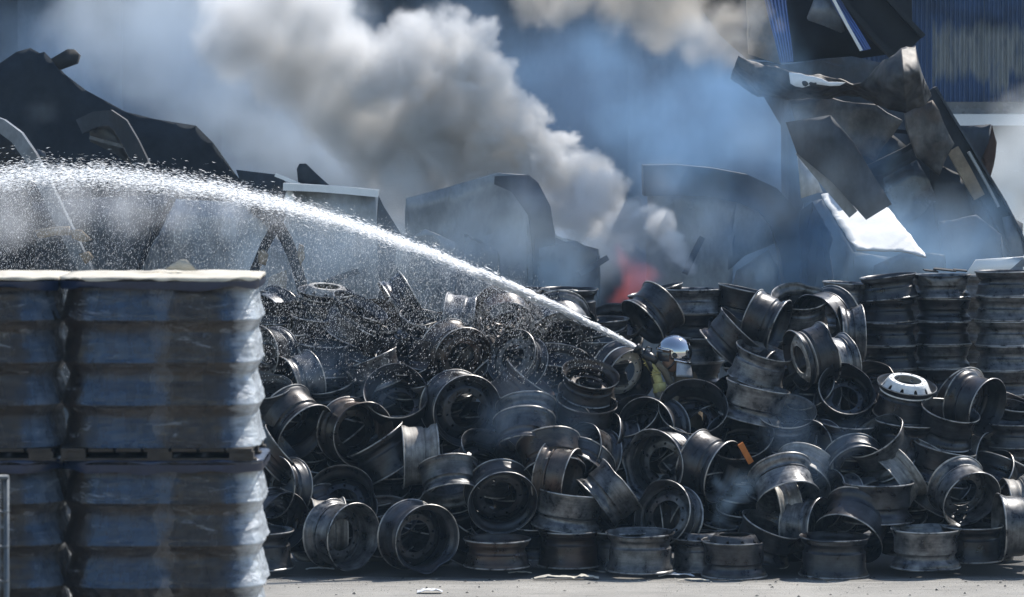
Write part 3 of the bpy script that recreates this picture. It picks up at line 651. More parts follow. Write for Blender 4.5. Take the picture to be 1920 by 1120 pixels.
T = [
 # bottom row, on the ground
 (487, 993, 65, .09, -90, 'w', 0, 0, 'dark rim lying flat on the ground, half hidden by the wrapped pallet load'),
 (664, 1008, 66, .72, 172, 'wm', 0, 1, 'rim on edge on the ground, left one of the leaning pair near the pallets'),
 (802, 1013, 68, .86, 168, 'wd', -.05, 0, 'black rim standing on edge, right one of the leaning pair near the pallets'),
 (932, 1009, 64, .09, -90, 'a', .05, 2, 'brownish rim flat on the ground under the round face-on rim'),
 (1068, 992, 62, .09, -90, 'wx', .35, 2, 'dark rusty rim flat on the ground under the tilted pale rim'),
 (1168, 992, 68, .09, -90, 'wm', .42, 0, 'rim whose pale lip just shows behind the grey flat rim at centre'),
 (1201, 997, 66, .09, -90, 'wm', -.05, 1, 'grey streaked rim flat on the ground in the middle of the front row'),
 (1314, 1006, 56, .09, -90, 'wp', .25, 1, 'flat rim with raised pale hub, left of its twin in the front row'),
 (1377, 1012, 62, .09, -90, 'wp', -.05, 0, 'dark flat rim with raised pale hub and white scrap at its foot'),
 (1448, 981, 60, .28, -112, 'w', .12, 0, 'rim leaning over to the right against the black flat rim of the front row'),
 (1565, 1005, 67, .09, -91, 'wx', -.05, 0, 'black flat rim with a bright lip in front of the big open arch rim'),
 (1736, 990, 67, .09, -90, 'w', 0, 1, 'grooved grey flat rim on the ground under the black barrel'),
 (1822, 984, 60, .09, -90, 'w', .2, 0, 'black flat rim under the pale rim with the see-through bore'),
 (1872, 988, 64, .12, 2, 'wd', .05, 1, 'grey rim lying on its side at the right end of the front row'),
 (1590, 1012, 68, .62, 62, 'wx', .22, 0, 'large open rim arching over the black flat rim, mouth to lower left'),
 # second row
 (943, 944, 67, .88, 110, 'am', .05, 0, 'black round rim facing us at centre left above the front row'),
 (1070, 918, 67, .12, -97, 'wm', .12, 1, 'pale grey rim lying tilted with its lip sloping down to the right'),
 (1237, 962, 65, .82, -25, 'am', .12, 1, 'grey rim with a ring of round hand holes just above the front row'),
 (1221, 873, 68, .86, 4, 'wd', .1, 1, 'big pale grey rim facing us, directly above the one with hand holes'),
 (1209, 806, 62, .86, 0, 'wd', .22, 0, 'dark rim facing us directly above the big pale grey one'),
 (1356, 885, 62, .5, 158, 'wm', .12, 0, 'rim with lit ribbed barrel and dark oval mouth right of the big pale rim'),
 (1387, 814, 65, .70, -80, 'wd', .15, 0, 'wide black mouth of a rim with the orange strip beside it'),
 (1478, 938, 62, .55, 105, 'wm', .1, 1, 'striped rim with sunlit barrel and dark mouth pointing down'),
 (1500, 905, 60, .6, 65, 'ad', .32, 3, 'pale rim edge tucked behind the striped sunlit barrel'),
 (1609, 889, 61, .86, 110, 'am', .18, 0, 'dark rim facing us with a white scrap caught in its hub'),
 (1592, 886, 60, .80, 100, 'ad', .38, 1, 'thin arc of a rim just behind the one with a white scrap'),
 (1647, 903, 68, .09, -90, 'wx', .02, 0, 'black barrel standing upright over the grooved grey rim'),
 (1540, 988, 56, .5, 176, 'wm', .28, 1, 'grey ribbed rim on its side left of the large open arch rim'),
 (1446, 956, 50, .25, 8, 'am', .32, 3, 'small pale rim on its side behind the leaning rim'),
 (1552, 935, 46, .5, -12, 'am', .24, 1, 'small flared rim mouth left of the black upright barrel'),
 (1670, 908, 50, .18, 36, 'am', .3, 3, 'ash grey barrel tipped up behind the black upright barrel'),
 (1722, 884, 44, .18, 60, 'ax', .45, 3, 'short pale barrel end poking up behind the ash grey barrel'),
 (1823, 940, 61, .80, 132, 'wm', .02, 1, 'bright rim with sunlit barrel and see-through bore near the right edge'),
 (1849, 893, 62, .5, -45, 'ad', .35, 0, 'dark open rim right behind the bright see-through one'),
 (1853, 866, 55, .5, 178, 'wm', .5, 3, 'pale dusty rim with ribbed side and dark flared mouth at the right'),
 (1889, 826, 52, .15, -102, 'wm', .55, 1, 'bluish grey rim standing tilted near the right edge under the stacks'),
 (1884, 950, 48, .15, 6, 'am', .35, 3, 'pale rim on its side at the right edge above the end rim'),
 (1908, 912, 52, .5, -30, 'ad', .45, 0, 'dark rim arc at the right edge between pale rims'),
 (511, 913, 60, .72, -8, 'ad', .1, 0, 'dark rim face with hand holes peeping out right of the lower wrapped load'),
 (638, 928, 66, .84, -82, 'ad', .22, 0, 'dark rim looking upward in the lower left of the heap'),
 (532, 978, 52, .78, 165, 'am', .15, 0, 'small black rim mouth beside the lower wrapped load'),
 (584, 990, 54, .18, 2, 'wm', .3, 3, 'pale topped rim lying on its side behind the left leaning rim'),
 (722, 968, 62, .62, -90, 'ad', .38, 0, 'brown edged dark rim behind the two leaning rims'),
 (846, 931, 58, .42, 97, 'wx', .12, 1, 'blue grey barrel with sunlit inside showing at its open foot'),
 (702, 822, 62, .12, -58, 'wm', .18, 0, 'dark barrel with sunlit creases running down its right side'),
 (682, 815, 64, .86, 168, 'wd', .12, 2, 'rim facing us with a smaller barrel seen through its bore'),
 (572, 812, 64, .55, 138, 'wd', .16, 0, 'big black tilted rim mouth near the wrapped load'),
 (493, 724, 54, .40, -86, 'wm', -.1, 0, 'black upright rim with open top beside the upper wrapped load'),
 (535, 838, 48, .10, -140, 'am', .02, 0, 'thin edge-on rim lip slanting right of the wrapped load'),
 (745, 732, 64, .80, -88, 'wd', .0, 0, 'large black open-topped rim standing upright left of centre'),
 (877, 771, 69, .92, 160, 'wf', .02, 0, 'big sooty rim facing us with bright hand holes and pale hub'),
 (752, 856, 62, .10, 2, 'wx', .3, 3, 'ash coloured rim on its side under the large black open-topped rim'),
 (926, 850, 68, .52, -122, 'ad', .02, 0, 'black slanting rim mouth below the big sooty rim with hand holes'),
 (990, 815, 58, .45, 94, 'wx', .16, 1, 'blue grey hooped barrel near the middle with arcs on top'),
 (985, 846, 60, .5, 92, 'wx', .02, 0, 'dark arched barrel just below the blue grey hooped one'),
 (1038, 888, 62, .5, 100, 'wm', .08, 2, 'brown arched barrel with a sunlit patch left of centre'),
 (1074, 896, 50, .32, 168, 'wm', -.02, 2, 'small ribbed barrel on its side above the tilted pale rim'),
 (1086, 890, 56, .6, 58, 'ad', .26, 0, 'dark rim arc behind the small ribbed barrel'),
 (1085, 843, 52, .68, -22, 'wm', .14, 0, 'black rim face with lit ribbed barrel to its right at centre'),
 (1132, 826, 46, .42, -22, 'am', .32, 0, 'small dark rim arc left of the dark rim facing us'),
 (1116, 948, 60, .10, 38, 'wm', .22, 1, 'grey barrel slanting up to the right beside the rim with hand holes'),
 (1108, 700, 55, .48, -101, 'ad', .05, 2, 'tilted open rim with warm brown inside, left of the firefighter'),
 (1101, 752, 58, .36, -98, 'wm', .1, 2, 'dull rim right under the tilted open brown one'),
 (1053, 634, 62, .78, 100, 'wf', .34, 1, 'misty ringed rim facing us under the water jet'),
 (1066, 612, 54, .72, 95, 'ad', .6, 0, 'dark rim arc behind the misty ringed rim'),
 (958, 668, 46, .75, -32, 'af', .1, 0, 'rim with a pale scorched disc ring, left of the misty ringed rim', G, 3),
 (948, 612, 56, .8, 100, 'wd', .3, 2, 'dim brownish rim high in the spray'),
 (897, 604, 54, .14, 178, 'wx', .32, 1, 'hazy blue barrel on its side at the crest under the jet'),
 (868, 672, 60, .86, 150, 'wf', .12, 2, 'rusty faced rim in the spray left of the pale ringed one', G, 2),
 (850, 634, 52, .6, -100, 'ad', .4, 0, 'spray-wet rim arc just above the rusty faced rim'),
 (815, 629, 48, .18, -96, 'wm', .22, 0, 'flat rim with thin bright oval lip in the spray'),
 (802, 598, 48, .3, -104, 'ad', .3, 0, 'dark rim with bright left lip near the crest'),
 (760, 668, 56, .62, -88, 'wm', .18, 0, 'spray-wet open rim behind the large black open-topped one'),
 (677, 573, 57, .28, -117, 'wx', .1, 0, 'long slanting open rim on the crest right of the pale ringed rim'),
 (612, 545, 51, .2, -95, 'wp', .28, 0, 'rim on top of the left crest with a pale raised ring disc', G, 3),
 (509, 556, 50, .2, -92, 'ad', .3, 0, 'black flat rim on the crest beside the upper wrapped load'),
 (475, 668, 60, .8, -5, 'wm', .1, 0, 'rim arc showing right beside the upper wrapped load'),
 (532, 722, 50, .5, 14, 'wm', .22, 1, 'ribbed barrel on its side with three lit hoops in the spray'),
 (612, 714, 44, .4, -80, 'am', .3, 1, 'faint rim mouth in the mist right of the three lit hoops'),
 (692, 670, 54, .07, -68, 'wx', .22, 1, 'edge-on pale barrel sloping up to the right in the spray'),
 (822, 712, 52, .07, -74, 'ax', .2, 1, 'edge-on pale barrel behind the big sooty rim'),
 (996, 706, 56, .14, -128, 'wm', .12, 2, 'edge-on rim sloping down to the right below the pale ringed one'),
 (598, 592, 52, .18, -96, 'wm', .3, 0, 'second rim down under the pale ringed rim on the crest'),
 (604, 640, 52, .18, -94, 'wm', .2, 0, 'third rim down under the pale ringed rim on the crest'),
 (706, 618, 54, .2, -112, 'wm', .3, 0, 'dark rim below the long slanting open rim'),
 (540, 618, 52, .2, -90, 'wm', .3, 0, 'dark rim below the black flat crest rim by the wrapped load'),
 (735, 575, 40, .1, 30, 'am', .6, 0, 'short rim edge jutting up from the crest'),
 (1068, 541, 55, .08, -90, 'wm', .4, 0, 'black flat rim silhouetted on the crest under the smoke'),
 (986, 542, 52, .08, -90, 'wm', .75, 0, 'dim flat rim on the crest behind the jet'),
 (1126, 598, 42, .1, -88, 'am', .5, 0, 'top dark rim of the stepped column left of the fire glow'),
 (1133, 636, 44, .1, -88, 'am', .6, 1, 'middle rim of the stepped column left of the fire glow'),
 (1127, 676, 46, .1, -90, 'am', .55, 0, 'bottom rim of the stepped column left of the fire glow'),
 (1154, 600, 50, .6, -92, 'ad', .75, 0, 'dark rim arc on the crest below the fire glow'),
 (1228, 542, 54, .06, -76, 'wm', .85, 0, 'black rim tilted on the crest beside the fire glow'),
 (1204, 606, 50, .35, 42, 'wm', .5, 0, 'dark rim leaning on the tall column behind the firefighter'),
 (1399, 542, 54, .06, -102, 'wm', .6, 0, 'black rim tilted on the crest right of the column behind the firefighter'),
 (1392, 614, 52, .13, -134, 'wx', .3, 0, 'rim leaning steeply right of the column behind the firefighter'),
 (1500, 554, 51, .48, -90, 'wd', .4, 1, 'smoky grey open-topped rim on the crest'),
 (1463, 614, 48, .3, 158, 'wm', .28, 0, 'ribbed rim lying below the smoky open-topped one'),
 (1433, 657, 55, .24, -107, 'wx', .12, 1, 'upper of two big leaning rims right of the firefighter'),
 (1422, 722, 62, .1, -103, 'wm', .05, 1, 'lower of two big leaning rims right of the firefighter'),
 (1494, 676, 58, .34, 16, 'wf', .0, 0, 'rim standing on edge showing a pale disc with hub cap', G, 3),
 (1550, 684, 50, .42, 10, 'am', .3, 1, 'bluish rim edge behind the rim showing a pale disc'),
 (1590, 728, 56, .86, -102, 'wd', .0, 0, 'deep dark rim facing us left of the white hub rim'),
 (1630, 716, 54, .7, -60, 'ad', .3, 2, 'brown edged rim behind the deep dark one'),
 (1701, 720, 57, .32, -98, 'wp', .02, 0, 'rim with a shining white raised hub ring', G, 4),
 (1783, 769, 57, .33, -103, 'wd', -.02, 0, 'open-topped tilted rim with bright oval lip at right'),
 (1772, 838, 60, .14, -103, 'wm', .08, 0, 'dark barrel right under the open-topped tilted rim'),
 (1853, 765, 58, .62, 160, 'wd', -.02, 0, 'black rim face leaning at right with soot-streaked inside'),
 (1660, 812, 58, .6, -90, 'ad', .32, 1, 'dim rim arc behind the big bowl-like rim'),
 (1640, 816, 62, .40, -56, 'wd', .02, 1, 'bowl-like grey rim tipped toward the left with lit ribs on its right'),
 (1475, 770, 57, .55, -91, 'wd', .12, 1, 'hazy open-topped rim under the two big leaning rims'),
 (1516, 842, 46, .76, 0, 'ad', .25, 0, 'faint rim face in the haze below the deep dark one'),
 (1512, 724, 46, .7, -60, 'ad', .2, 0, 'black rim mouth below the rim showing a pale disc'),
 (1300, 762, 66, .78, -90, 'wd', .02, 0, 'large dark rim right in front of the firefighter'),
 (1186, 708, 52, .80, 150, 'wm', .45, 0, 'rim with pale ring disc just left of the firefighter', G, 4),
 (1184, 778, 50, .6, -60, 'ad', .16, 0, 'dark rim between the pale ring disc rim and the dark one facing us'),
 (1700, 790, 60, .14, -95, 'wm', .12, 0, 'dark body of a rim under the shining white hub one'),
 (1588, 790, 58, .2, -95, 'wm', .12, 0, 'hazy barrel under the deep dark rim'),
 (1745, 880, 56, .4, -60, 'wm', .4, 0, 'shadowed rim under the dark barrel at right'),
 (1905, 792, 50, .08, -90, 'am', .35, 0, 'flat rim with a bright lip at the right edge'),
 (1893, 752, 42, .3, -100, 'am', .6, 0, 'rim lip curling out behind the black leaning face at right'),
 (1305, 835, 55, .5, -120, 'am', .35, 0, 'scorched rim in the gap right of the dark rim facing us'),
 (1400, 950, 58, .3, -90, 'wm', .45, 0, 'smouldering dark rim with a wisp of blue smoke over it'),
 (1330, 985, 60, .12, -90, 'wm', .55, 0, 'black rim in the gap behind the raised hub pair'),
 (1768, 905, 52, .3, -120, 'am', .5, 0, 'dark rim in the gap left of the bright see-through one'),
 (780, 905, 56, .5, -60, 'wm', .4, 0, 'dark rim in the hollow left of the blue grey barrel'),
 (1000, 975, 56, .3, -90, 'wm', .5, 0, 'black rim in the hollow between the front rims'),
]
for e in T:
    if not 4 <= len(e[8].split()) <= 16: print('LABEL', len(e[8].split()), e[8])
    rim(*e[:9], *(e[9:]))
# upright stacks behind
ORD = ['top', 'second', 'third', 'fourth', 'fifth', 'sixth', 'seventh', 'eighth', 'ninth', 'tenth', 'eleventh', 'twelfth']
def stack(px, py, a, Y, n, what, lean=0.0, tilt0=0.0, kind='a', group='upright stacks of rims', mats=(0, 1, 1, 0)):
    top = P(px, py, Y); sc = a * mpp(Y) / .2985; h = .212 * sc * (RW[kind] / .245)
    n = min(n, int(top.z / h))
    for i in range(n):
        lx = rnd.uniform(-.008, .008)
        n_ = Vector((rnd.uniform(-.014, .014) + (tilt0 if i == 0 else lean * .3), rnd.uniform(-.014, .014), 1)).normalized()
        rim_at((top.x + lx - lean * i * h, Y + rnd.uniform(-.01, .01), top.z - i * h * 1.145), n_, sc, kind + 'd', rnd.choice(mats),
               f'{ORD[i]} rim of {what}' if i == 0 else f'{ORD[i]} rim down in {what}', group)
stack(1303, 541, 56, 2.55, 7, 'the tall column right behind the firefighter', lean=.02)
stack(1591, 530, 49, 2.75, 3, 'the short open-topped stack left of the tall right stacks', tilt0=.05)
stack(1664, 516, 54, 2.6, 9, 'the leftmost of the tall right stacks', tilt0=-.12, lean=-.03)
stack(1768, 514, 54, 2.65, 9, 'the middle tall right stack with charred scraps on top')
stack(1884, 508, 57, 2.6, 9, 'the rightmost tall stack at the frame edge')
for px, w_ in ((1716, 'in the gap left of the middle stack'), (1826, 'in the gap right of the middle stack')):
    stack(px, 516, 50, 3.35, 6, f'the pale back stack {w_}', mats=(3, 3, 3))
rim(1573, 626, 44, .08, 2, 'am', 0, 1, 'rim set on edge with upright grooves under the short open-topped stack', 'wheel rims in the heap', Y=2.2)
# dark rims deeper in, seen only through the gaps
FG = 'rims buried deep in the heap'
fills = 0; KEEP = {1: (522, 557), 5: (657, 678), 7: (729, 586), 9: (746, 620), 11: (852, 629), 15: (956, 618), 17: (1051, 630), 19: (1126, 629), 27: (1338, 634), 29: (1463, 647), 31: (1554, 567), 45: (492, 687), 57: (912, 712), 59: (1023, 698), 61: (1047, 708), 71: (1368, 689), 73: (1474, 699), 89: (558, 783), 93: (718, 754), 95: (749, 763), 97: (869, 760), 99: (892, 669), 101: (1038, 720), 103: (1056, 665), 113: (1354, 721), 115: (1429, 662), 117: (1517, 736), 131: (544, 797), 133: (635, 773), 135: (653, 803), 137: (734, 778), 139: (819, 771), 141: (876, 782), 143: (903, 771), 147: (1102, 722), 157: (1399, 828), 159: (1483, 799), 163: (1609, 743), 169: (1791, 717), 171: (1901, 759), 175: (595, 868), 177: (654, 827), 183: (842, 840), 185: (904, 860), 189: (1067, 768), 195: (1221, 847), 197: (1307, 773), 199: (1409, 841), 201: (1408, 846), 205: (1594, 875), 217: (557, 879), 219: (553, 906), 221: (647, 912), 223: (729, 912), 225: (777, 917), 227: (832, 836), 229: (932, 939), 231: (969, 923), 235: (1155, 886), 239: (1277, 906), 243: (1394, 919), 247: (1577, 886), 253: (1714, 947), 255: (1822, 916), 259: (517, 977), 263: (660, 939), 265: (732, 932), 269: (869, 973), 271: (898, 962), 273: (955, 954), 277: (1133, 978), 279: (1196, 933), 283: (1278, 873), 285: (1359, 953), 287: (1410, 939), 291: (1613, 990), 295: (1733, 969), 297: (1808, 959), 299: (1871, 872), 303: (551, 1017), 305: (605, 925), 306: (566, 1044), 307: (684, 993), 309: (777, 985), 310: (708, 1050), 311: (787, 1016), 313: (858, 1015), 315: (919, 989), 321: (1180, 976), 323: (1255, 969), 325: (1247, 951), 327: (1330, 983), 331: (1524, 976), 332: (1486, 1046), 333: (1520, 1030), 335: (1630, 935), 337: (1678, 1005), 343: (1847, 976), 344: (1891, 1048)}
USED = set(); FID = []
def near_label(x, y):
    """name a buried rim by the front rim it peeps out beside"""
    for e in sorted(T, key=lambda e: math.hypot(e[0] - x, e[1] - y)):
        dx, dy_ = x - e[0], y - e[1]
        side = ('right of' if dx > 0 else 'left of') if abs(dx) > abs(dy_) else ('below' if dy_ > 0 else 'above')
        wds = e[8].split(',')[0].split()[:9]
        while wds[-1] in ('the', 'a', 'of', 'on', 'in', 'at', 'to', 'with', 'its', 'from', 'by', 'just', 'under', 'right', 'left', 'and', 'our', 'that', 'beside', 'near', 'behind', 'below', 'above', 'over', 'through', 'other', 'big', 'dark', 'pale', 'water', 'hand', 'wrapped', 'front', 'black', 'round'): wds.pop()
        lb = f'buried rim glimpsed {side} the ' + ' '.join(wds)
        if lb not in USED: USED.add(lb); return lb
for row, py in enumerate(range(612, 1040, 52)):
    for cx in range(500 + (row % 2) * 34, 1935, 68):
        for layer in (0, 1):
            fills += 1; rnd = random.Random(900 + fills)
            px, pyy = cx + rnd.uniform(-14, 14), py + rnd.uniform(-12, 12)
            Y = surfY(px, pyy) + .62 + layer * .55
            q = P(px, pyy, Y)
            if layer and (row % 2 == 0 or pyy < 700): continue
            if q.z < .28: continue
            if 1150 < px < 1365 and pyy < 800: continue
            if px > 1540 and pyy < 770: continue
            if 1240 < px < 1370 and Y > 2.0: continue
            ph = rnd.choice((-90, -80, -100, rnd.uniform(-180, 180)))
            if KEEP and fills not in KEEP: continue
            o_ = rim(px, pyy, 60, rnd.uniform(.1, .7), ph, rnd.choice(('wm', 'ad')), 0, rnd.choice((0, 0, 2)), near_label(*KEEP.get(fills, (px, pyy))), FG, Y=Y)
            FID.append((fills, o_.name))
print('rims', len(T), 'fill', fills)
# ------------------------------------------------------------------ wrapped pallet loads in front
def film_mat(corner=.85):
    m, t = newmat('stretch_film')
    g = t.n('ShaderNodeTexCoord').outputs['Object']
    mp = t.n('ShaderNodeMapping', {'Vector': g, 'Scale': (2.2, 2.2, 9)}).outputs[0]
    n1 = t.n('ShaderNodeTexNoise', {'Vector': mp, 'Scale': 1.3, 'Detail': 7.0, 'Roughness': 0.65, 'Distortion': .6}).outputs[0]
    mp2 = t.n('ShaderNodeMapping', {'Vector': g, 'Scale': (14, 14, 3)}).outputs[0]
    n2 = t.n('ShaderNodeTexNoise', {'Vector': mp2, 'Scale': 1.0, 'Detail': 5.0, 'Roughness': 0.6}).outputs[0]
    bp = t.n('ShaderNodeBump', {'Height': n1, 'Strength': .9, 'Distance': .04}).outputs[0]
    bp = t.n('ShaderNodeBump', {'Height': n2, 'Strength': .3, 'Distance': .012, 'Normal': bp}).outputs[0]
    n3 = t.n('ShaderNodeTexNoise', {'Vector': g, 'Scale': 3.2, 'Detail': 4.0, 'Roughness': 0.6}).outputs[0]
    fx = t.n('ShaderNodeMath', {0: n3, 1: .42, 2: t.n('ShaderNodeSeparateXYZ', {0: g}).outputs[0]}, operation='MULTIPLY_ADD').outputs[0]
    fx = t.n('ShaderNodeMapRange', {0: fx, 1: -.36, 2: .78}).outputs[0]
    rp = t.n('ShaderNodeValToRGB', {0: fx}); e_ = rp.color_ramp.elements      # primer brown showing through beside a painted blue sheen, across the load
    e_[0].position, e_[0].color = 0, (0, 0, 0, 1); e_[1].position, e_[1].color = .14, (0, 0, 0, 1)
    for p_, v_ in ((.20, 1), (.50, 1), (.56, 0), (.80, 0), (.86, 1)):
        q_ = e_.new(p_); q_.color = (v_, v_, v_, 1)
    f3 = rp.outputs[0]
    mp4 = t.n('ShaderNodeMapping', {'Vector': g, 'Scale': (5, 5, 30)}).outputs[0]
    n4 = t.n('ShaderNodeTexNoise', {'Vector': mp4, 'Scale': 1.0, 'Detail': 5.0, 'Roughness': 0.7}).outputs[0]
    cb = t.n('ShaderNodeMix', {0: n4, 6: (.008, .018, .036, 1), 7: (.05, .095, .17, 1)}, data_type='RGBA').outputs[2]
    cr = t.n('ShaderNodeMix', {0: n4, 6: (.009, .008, .008, 1), 7: (.05, .038, .030, 1)}, data_type='RGBA').outputs[2]
    uz = t.n('ShaderNodeMath', {0: t.n('ShaderNodeSeparateXYZ', {0: g}).outputs[2], 1: .245}, operation='DIVIDE').outputs[0]
    uz = t.n('ShaderNodeMath', {0: uz}, operation='FRACT').outputs[0]
    uz = t.n('ShaderNodeMath', {0: n4, 1: .35, 2: uz}, operation='MULTIPLY_ADD').outputs[0]
    uz = t.n('ShaderNodeMapRange', {0: uz, 1: .62, 2: 1.0, 3: 1.0, 4: .12}).outputs[0]      # shade under each lip painted in as darker brown
    f3 = t.n('ShaderNodeMath', {0: f3, 1: uz}, operation='MULTIPLY').outputs[0]
    c = t.n('ShaderNodeMix', {0: f3, 6: cr, 7: cb}, data_type='RGBA').outputs[2]
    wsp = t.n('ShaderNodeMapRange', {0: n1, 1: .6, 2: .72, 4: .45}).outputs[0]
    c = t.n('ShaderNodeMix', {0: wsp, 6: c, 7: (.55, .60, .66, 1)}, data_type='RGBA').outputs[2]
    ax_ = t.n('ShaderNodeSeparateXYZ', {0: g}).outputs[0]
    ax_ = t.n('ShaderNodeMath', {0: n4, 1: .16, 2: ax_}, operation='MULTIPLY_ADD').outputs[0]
    wc = t.n('ShaderNodeMapRange', {0: ax_, 1: .50, 2: .62, 4: corner}).outputs[0]      # sunlit right corner painted into the film as white
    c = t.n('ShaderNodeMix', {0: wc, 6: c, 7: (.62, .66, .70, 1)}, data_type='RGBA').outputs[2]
    b = t.n('ShaderNodeBsdfPrincipled', {'Base Color': c, 'Roughness': .24, 'Normal': bp, 'Coat Weight': .25, 'Coat Roughness': .1})
    tl = t.n('ShaderNodeBsdfTranslucent', {'Color': (.65, .68, .7, 1), 'Normal': bp})
    ms = t.n('ShaderNodeMixShader', {0: .06, 1: b.outputs[0], 2: tl.outputs[0]})
    tr = t.n('ShaderNodeBsdfTransparent', {'Color': (.86, .87, .88, 1)})
    f = t.n('ShaderNodeMapRange', {0: n2, 1: .35, 2: .65, 3: .35, 4: .08}).outputs[0]
    mx = t.n('ShaderNodeMixShader', {0: f, 1: ms.outputs[0], 2: tr.outputs[0]})
    t.l(mx.outputs[0], t.n('ShaderNodeOutputMaterial').inputs[0])
    return m
M_film = film_mat(); M_film_dark = film_mat(.12)  # dark variant leaves out most of the painted corner light
M_wrapblue = plain('blue_film_band', (.008, .018, .05), .3, 0, .4, 8)
M_card = plain('sun_bleached_card', (.5, .46, .38), .8, 0, .3, 9)
M_wood = plain('pallet_wood', (.045, .036, .028), .85, 0, .5, 10)
M_rimwrap = steel('primer_brown_steel', (.10, .07, .05), (.24, .19, .15), (.09, .05, .03), metallic=.1, rust=.4, seed=3)
for k in ('a', 'w'):
    c = BAR[k, 0, 0][0].copy(); c.materials.clear(); c.materials.append(M_rimwrap); BAR[k, 'wrap'] = c
LY = -12.0; LS = mpp(LY); LH = .245 * 4 + .075
def load(px0, px1, py_top, what, seed, shown_rims=True):
    """four layers of 2 x 2 rims on a pallet, in stretch film; Y of the front side is LY"""
    a, b = P(px0, py_top, LY), P(px1, py_top, LY)
    wx = b.x - a.x; r = wx / 4; zt = a.z; cx, cyy = (a.x + b.x) / 2, LY + wx / 2
    zb = zt - 4 * .245
    sc = r * .915 / .2985
    lv = .245
    if shown_rims:
        for c, nm in ((-1, 'left'), (1, 'right')):
            for L in range(4):
                for dpt in (0, 1):
                    if dpt or (c == -1 and cx < -5): continue
                    o = empty('wheel_rim', (cx + c * r, LY + r + .012 + dpt * 2 * r, zt - .012 - L * lv)); o.scale = (sc,) * 3
                    tag(o, f'{ORD[L]} {nm}-column rim inside the {what}', 'wheel rim', 'rims wrapped in film')
                    put(bpy.data.objects.new('barrel', BAR['a', 'wrap']), parent=o)
    # film
    root = empty('wrapped_load', (cx, cyy, zb)); tag(root, f'{what} of film-wrapped rims', 'pallet load', 'film-wrapped pallet loads')
    H = wx / 2; NS, NZ = 320, 128; vs, fs = [], []
    rr = r * .98
    for j in range(NZ + 1):
        z = 4 * lv * j / NZ; u = (z / lv) % 1.0
        if j == NZ: u = 1.0
        # film is held out at the lips between layers, sucked in over the well; sharp lip, sagging curve
        v_ = 1 - u; sag = .044 * ((1 - (v_ - .28) / .72) ** .85 if v_ > .28 else (v_ / .28) ** .75)
        sag += .01 * pnoise(Vector((z * 9, seed, 0)))
        for i in range(NS):
            t = i / NS * 4; sd = int(t); q = t - sd
            # straight span with two lobes per side
            x = -1 + 2 * q; corner = .50
            ex = max(0, (abs(x) - (1 - corner)) / corner)
            dep = 1 - (1 - math.sqrt(max(0, 1 - ex * ex))) * corner
            lobe = 0
            yy = -dep * H
            px_, py_ = x * H, yy - lobe * 1.0
            py_ += sag * (1.0 - .25 * math.exp(-(x / .2) ** 2)) + (.012 * math.exp(-(x / .12) ** 2)); px_ *= 1 - sag * 1.0 / H * min(1, abs(x) ** 2)
            wr = pnoise(Vector((t * 5, z * 3.2, seed))) * .010 + pnoise(Vector((t * 22 + z * 6, z * 5, seed + 5))) * .007 + pnoise(Vector((t * 9, z * 30, seed + 9))) * .005 + (1 - abs(pnoise(Vector((t * 14 - z * 5, z * 9, seed + 2)))) * 2) * .004
            py_ -= wr + .004
            cs, sn = [(1, 0), (0, 1), (-1, 0), (0, -1)][sd]
            vs.append((px_ * cs - py_ * sn, px_ * sn + py_ * cs, z))
    for j in range(NZ):
        for i in range(NS):
            k = (i + 1) % NS; fs.append((j * NS + i, j * NS + k, (j + 1) * NS + k, (j + 1) * NS + i))
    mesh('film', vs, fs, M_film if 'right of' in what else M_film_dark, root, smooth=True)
    # card sheet on top, its edge ragged and turned down
    vs, fs = [], []; n = 140
    for ring_, (f, dz) in enumerate(((1.004, -.014), (1.010, -.006), (1.0, .003), (.9, .006), (0.45, .010), (0.0, .012))):
        for i in range(n):
            a_ = 2 * math.pi * i / n
            c_, s_ = math.cos(a_), math.sin(a_); k = 1 / max(abs(c_), abs(s_)); k = min(k, 1.22)
            jz = pnoise(Vector((c_ * 5, s_ * 5, seed + ring_))) * (.024 if ring_ == 0 else .010)
            vs.append((c_ * k * H * f, s_ * k * H * f, 4 * lv + dz + jz))
    for q in range(5):
        for i in range(n):
            k = (i + 1) % n; fs.append((q * n + i, q * n + k, (q + 1) * n + k, (q + 1) * n + i))
    mesh('top_cover', vs, fs, M_card if 'upper' in what else M_wrapblue, root, smooth=True)
    # blue film band under the cover
    vs, fs = [], []
    for q, (f, z) in enumerate(((1.004, 4 * lv - .065), (1.014, 4 * lv - .05), (1.016, 4 * lv - .02))):
        for i in range(n):
            a_ = 2 * math.pi * i / n; c_, s_ = math.cos(a_), math.sin(a_); k = min(1 / max(abs(c_), abs(s_)), 1.21)
            vs.append((c_ * k * H * f * .997, s_ * k * H * f * .997, z + pnoise(Vector((c_ * 3, s_ * 3, seed))) * .035 * (q == 0)))
    for q in range(2):
        for i in range(n):
            k = (i + 1) % n; fs.append((q * n + i, q * n + k, (q + 1) * n + k, (q + 1) * n + i))
    mesh('blue_band', vs, fs, M_wrapblue, root, smooth=True)
    # pallet below
    pr = empty('pallet', (cx, cyy, zb - LH + 4 * lv)); tag(pr, f'dark wooden pallet under the {what}', 'pallet', 'pallets under the loads')
    z0 = zb - (zb - LH + 4 * lv)
    for q in range(7):
        x0 = -H + .01 + q * (wx - .02) / 7
        box('deck_board', x0, x0 + (wx - .02) / 7 - .02, -H + .005, H - .005, z0 - .022, z0 - .004, M_wood, pr)
    for y0 in (-H + .006, -.04, H - .1):
        for x0 in (-H + .012, -.06, H - .16): box('block', x0, x0 + .14, y0, y0 + .09, z0 - .06, z0 - .023, M_wood, pr)
        box('runner', -H + .004, H - .004, y0 - .002, y0 + .1, z0 - .0745, z0 - .061, M_wood, pr)
    return cx, zt, H
top = 522
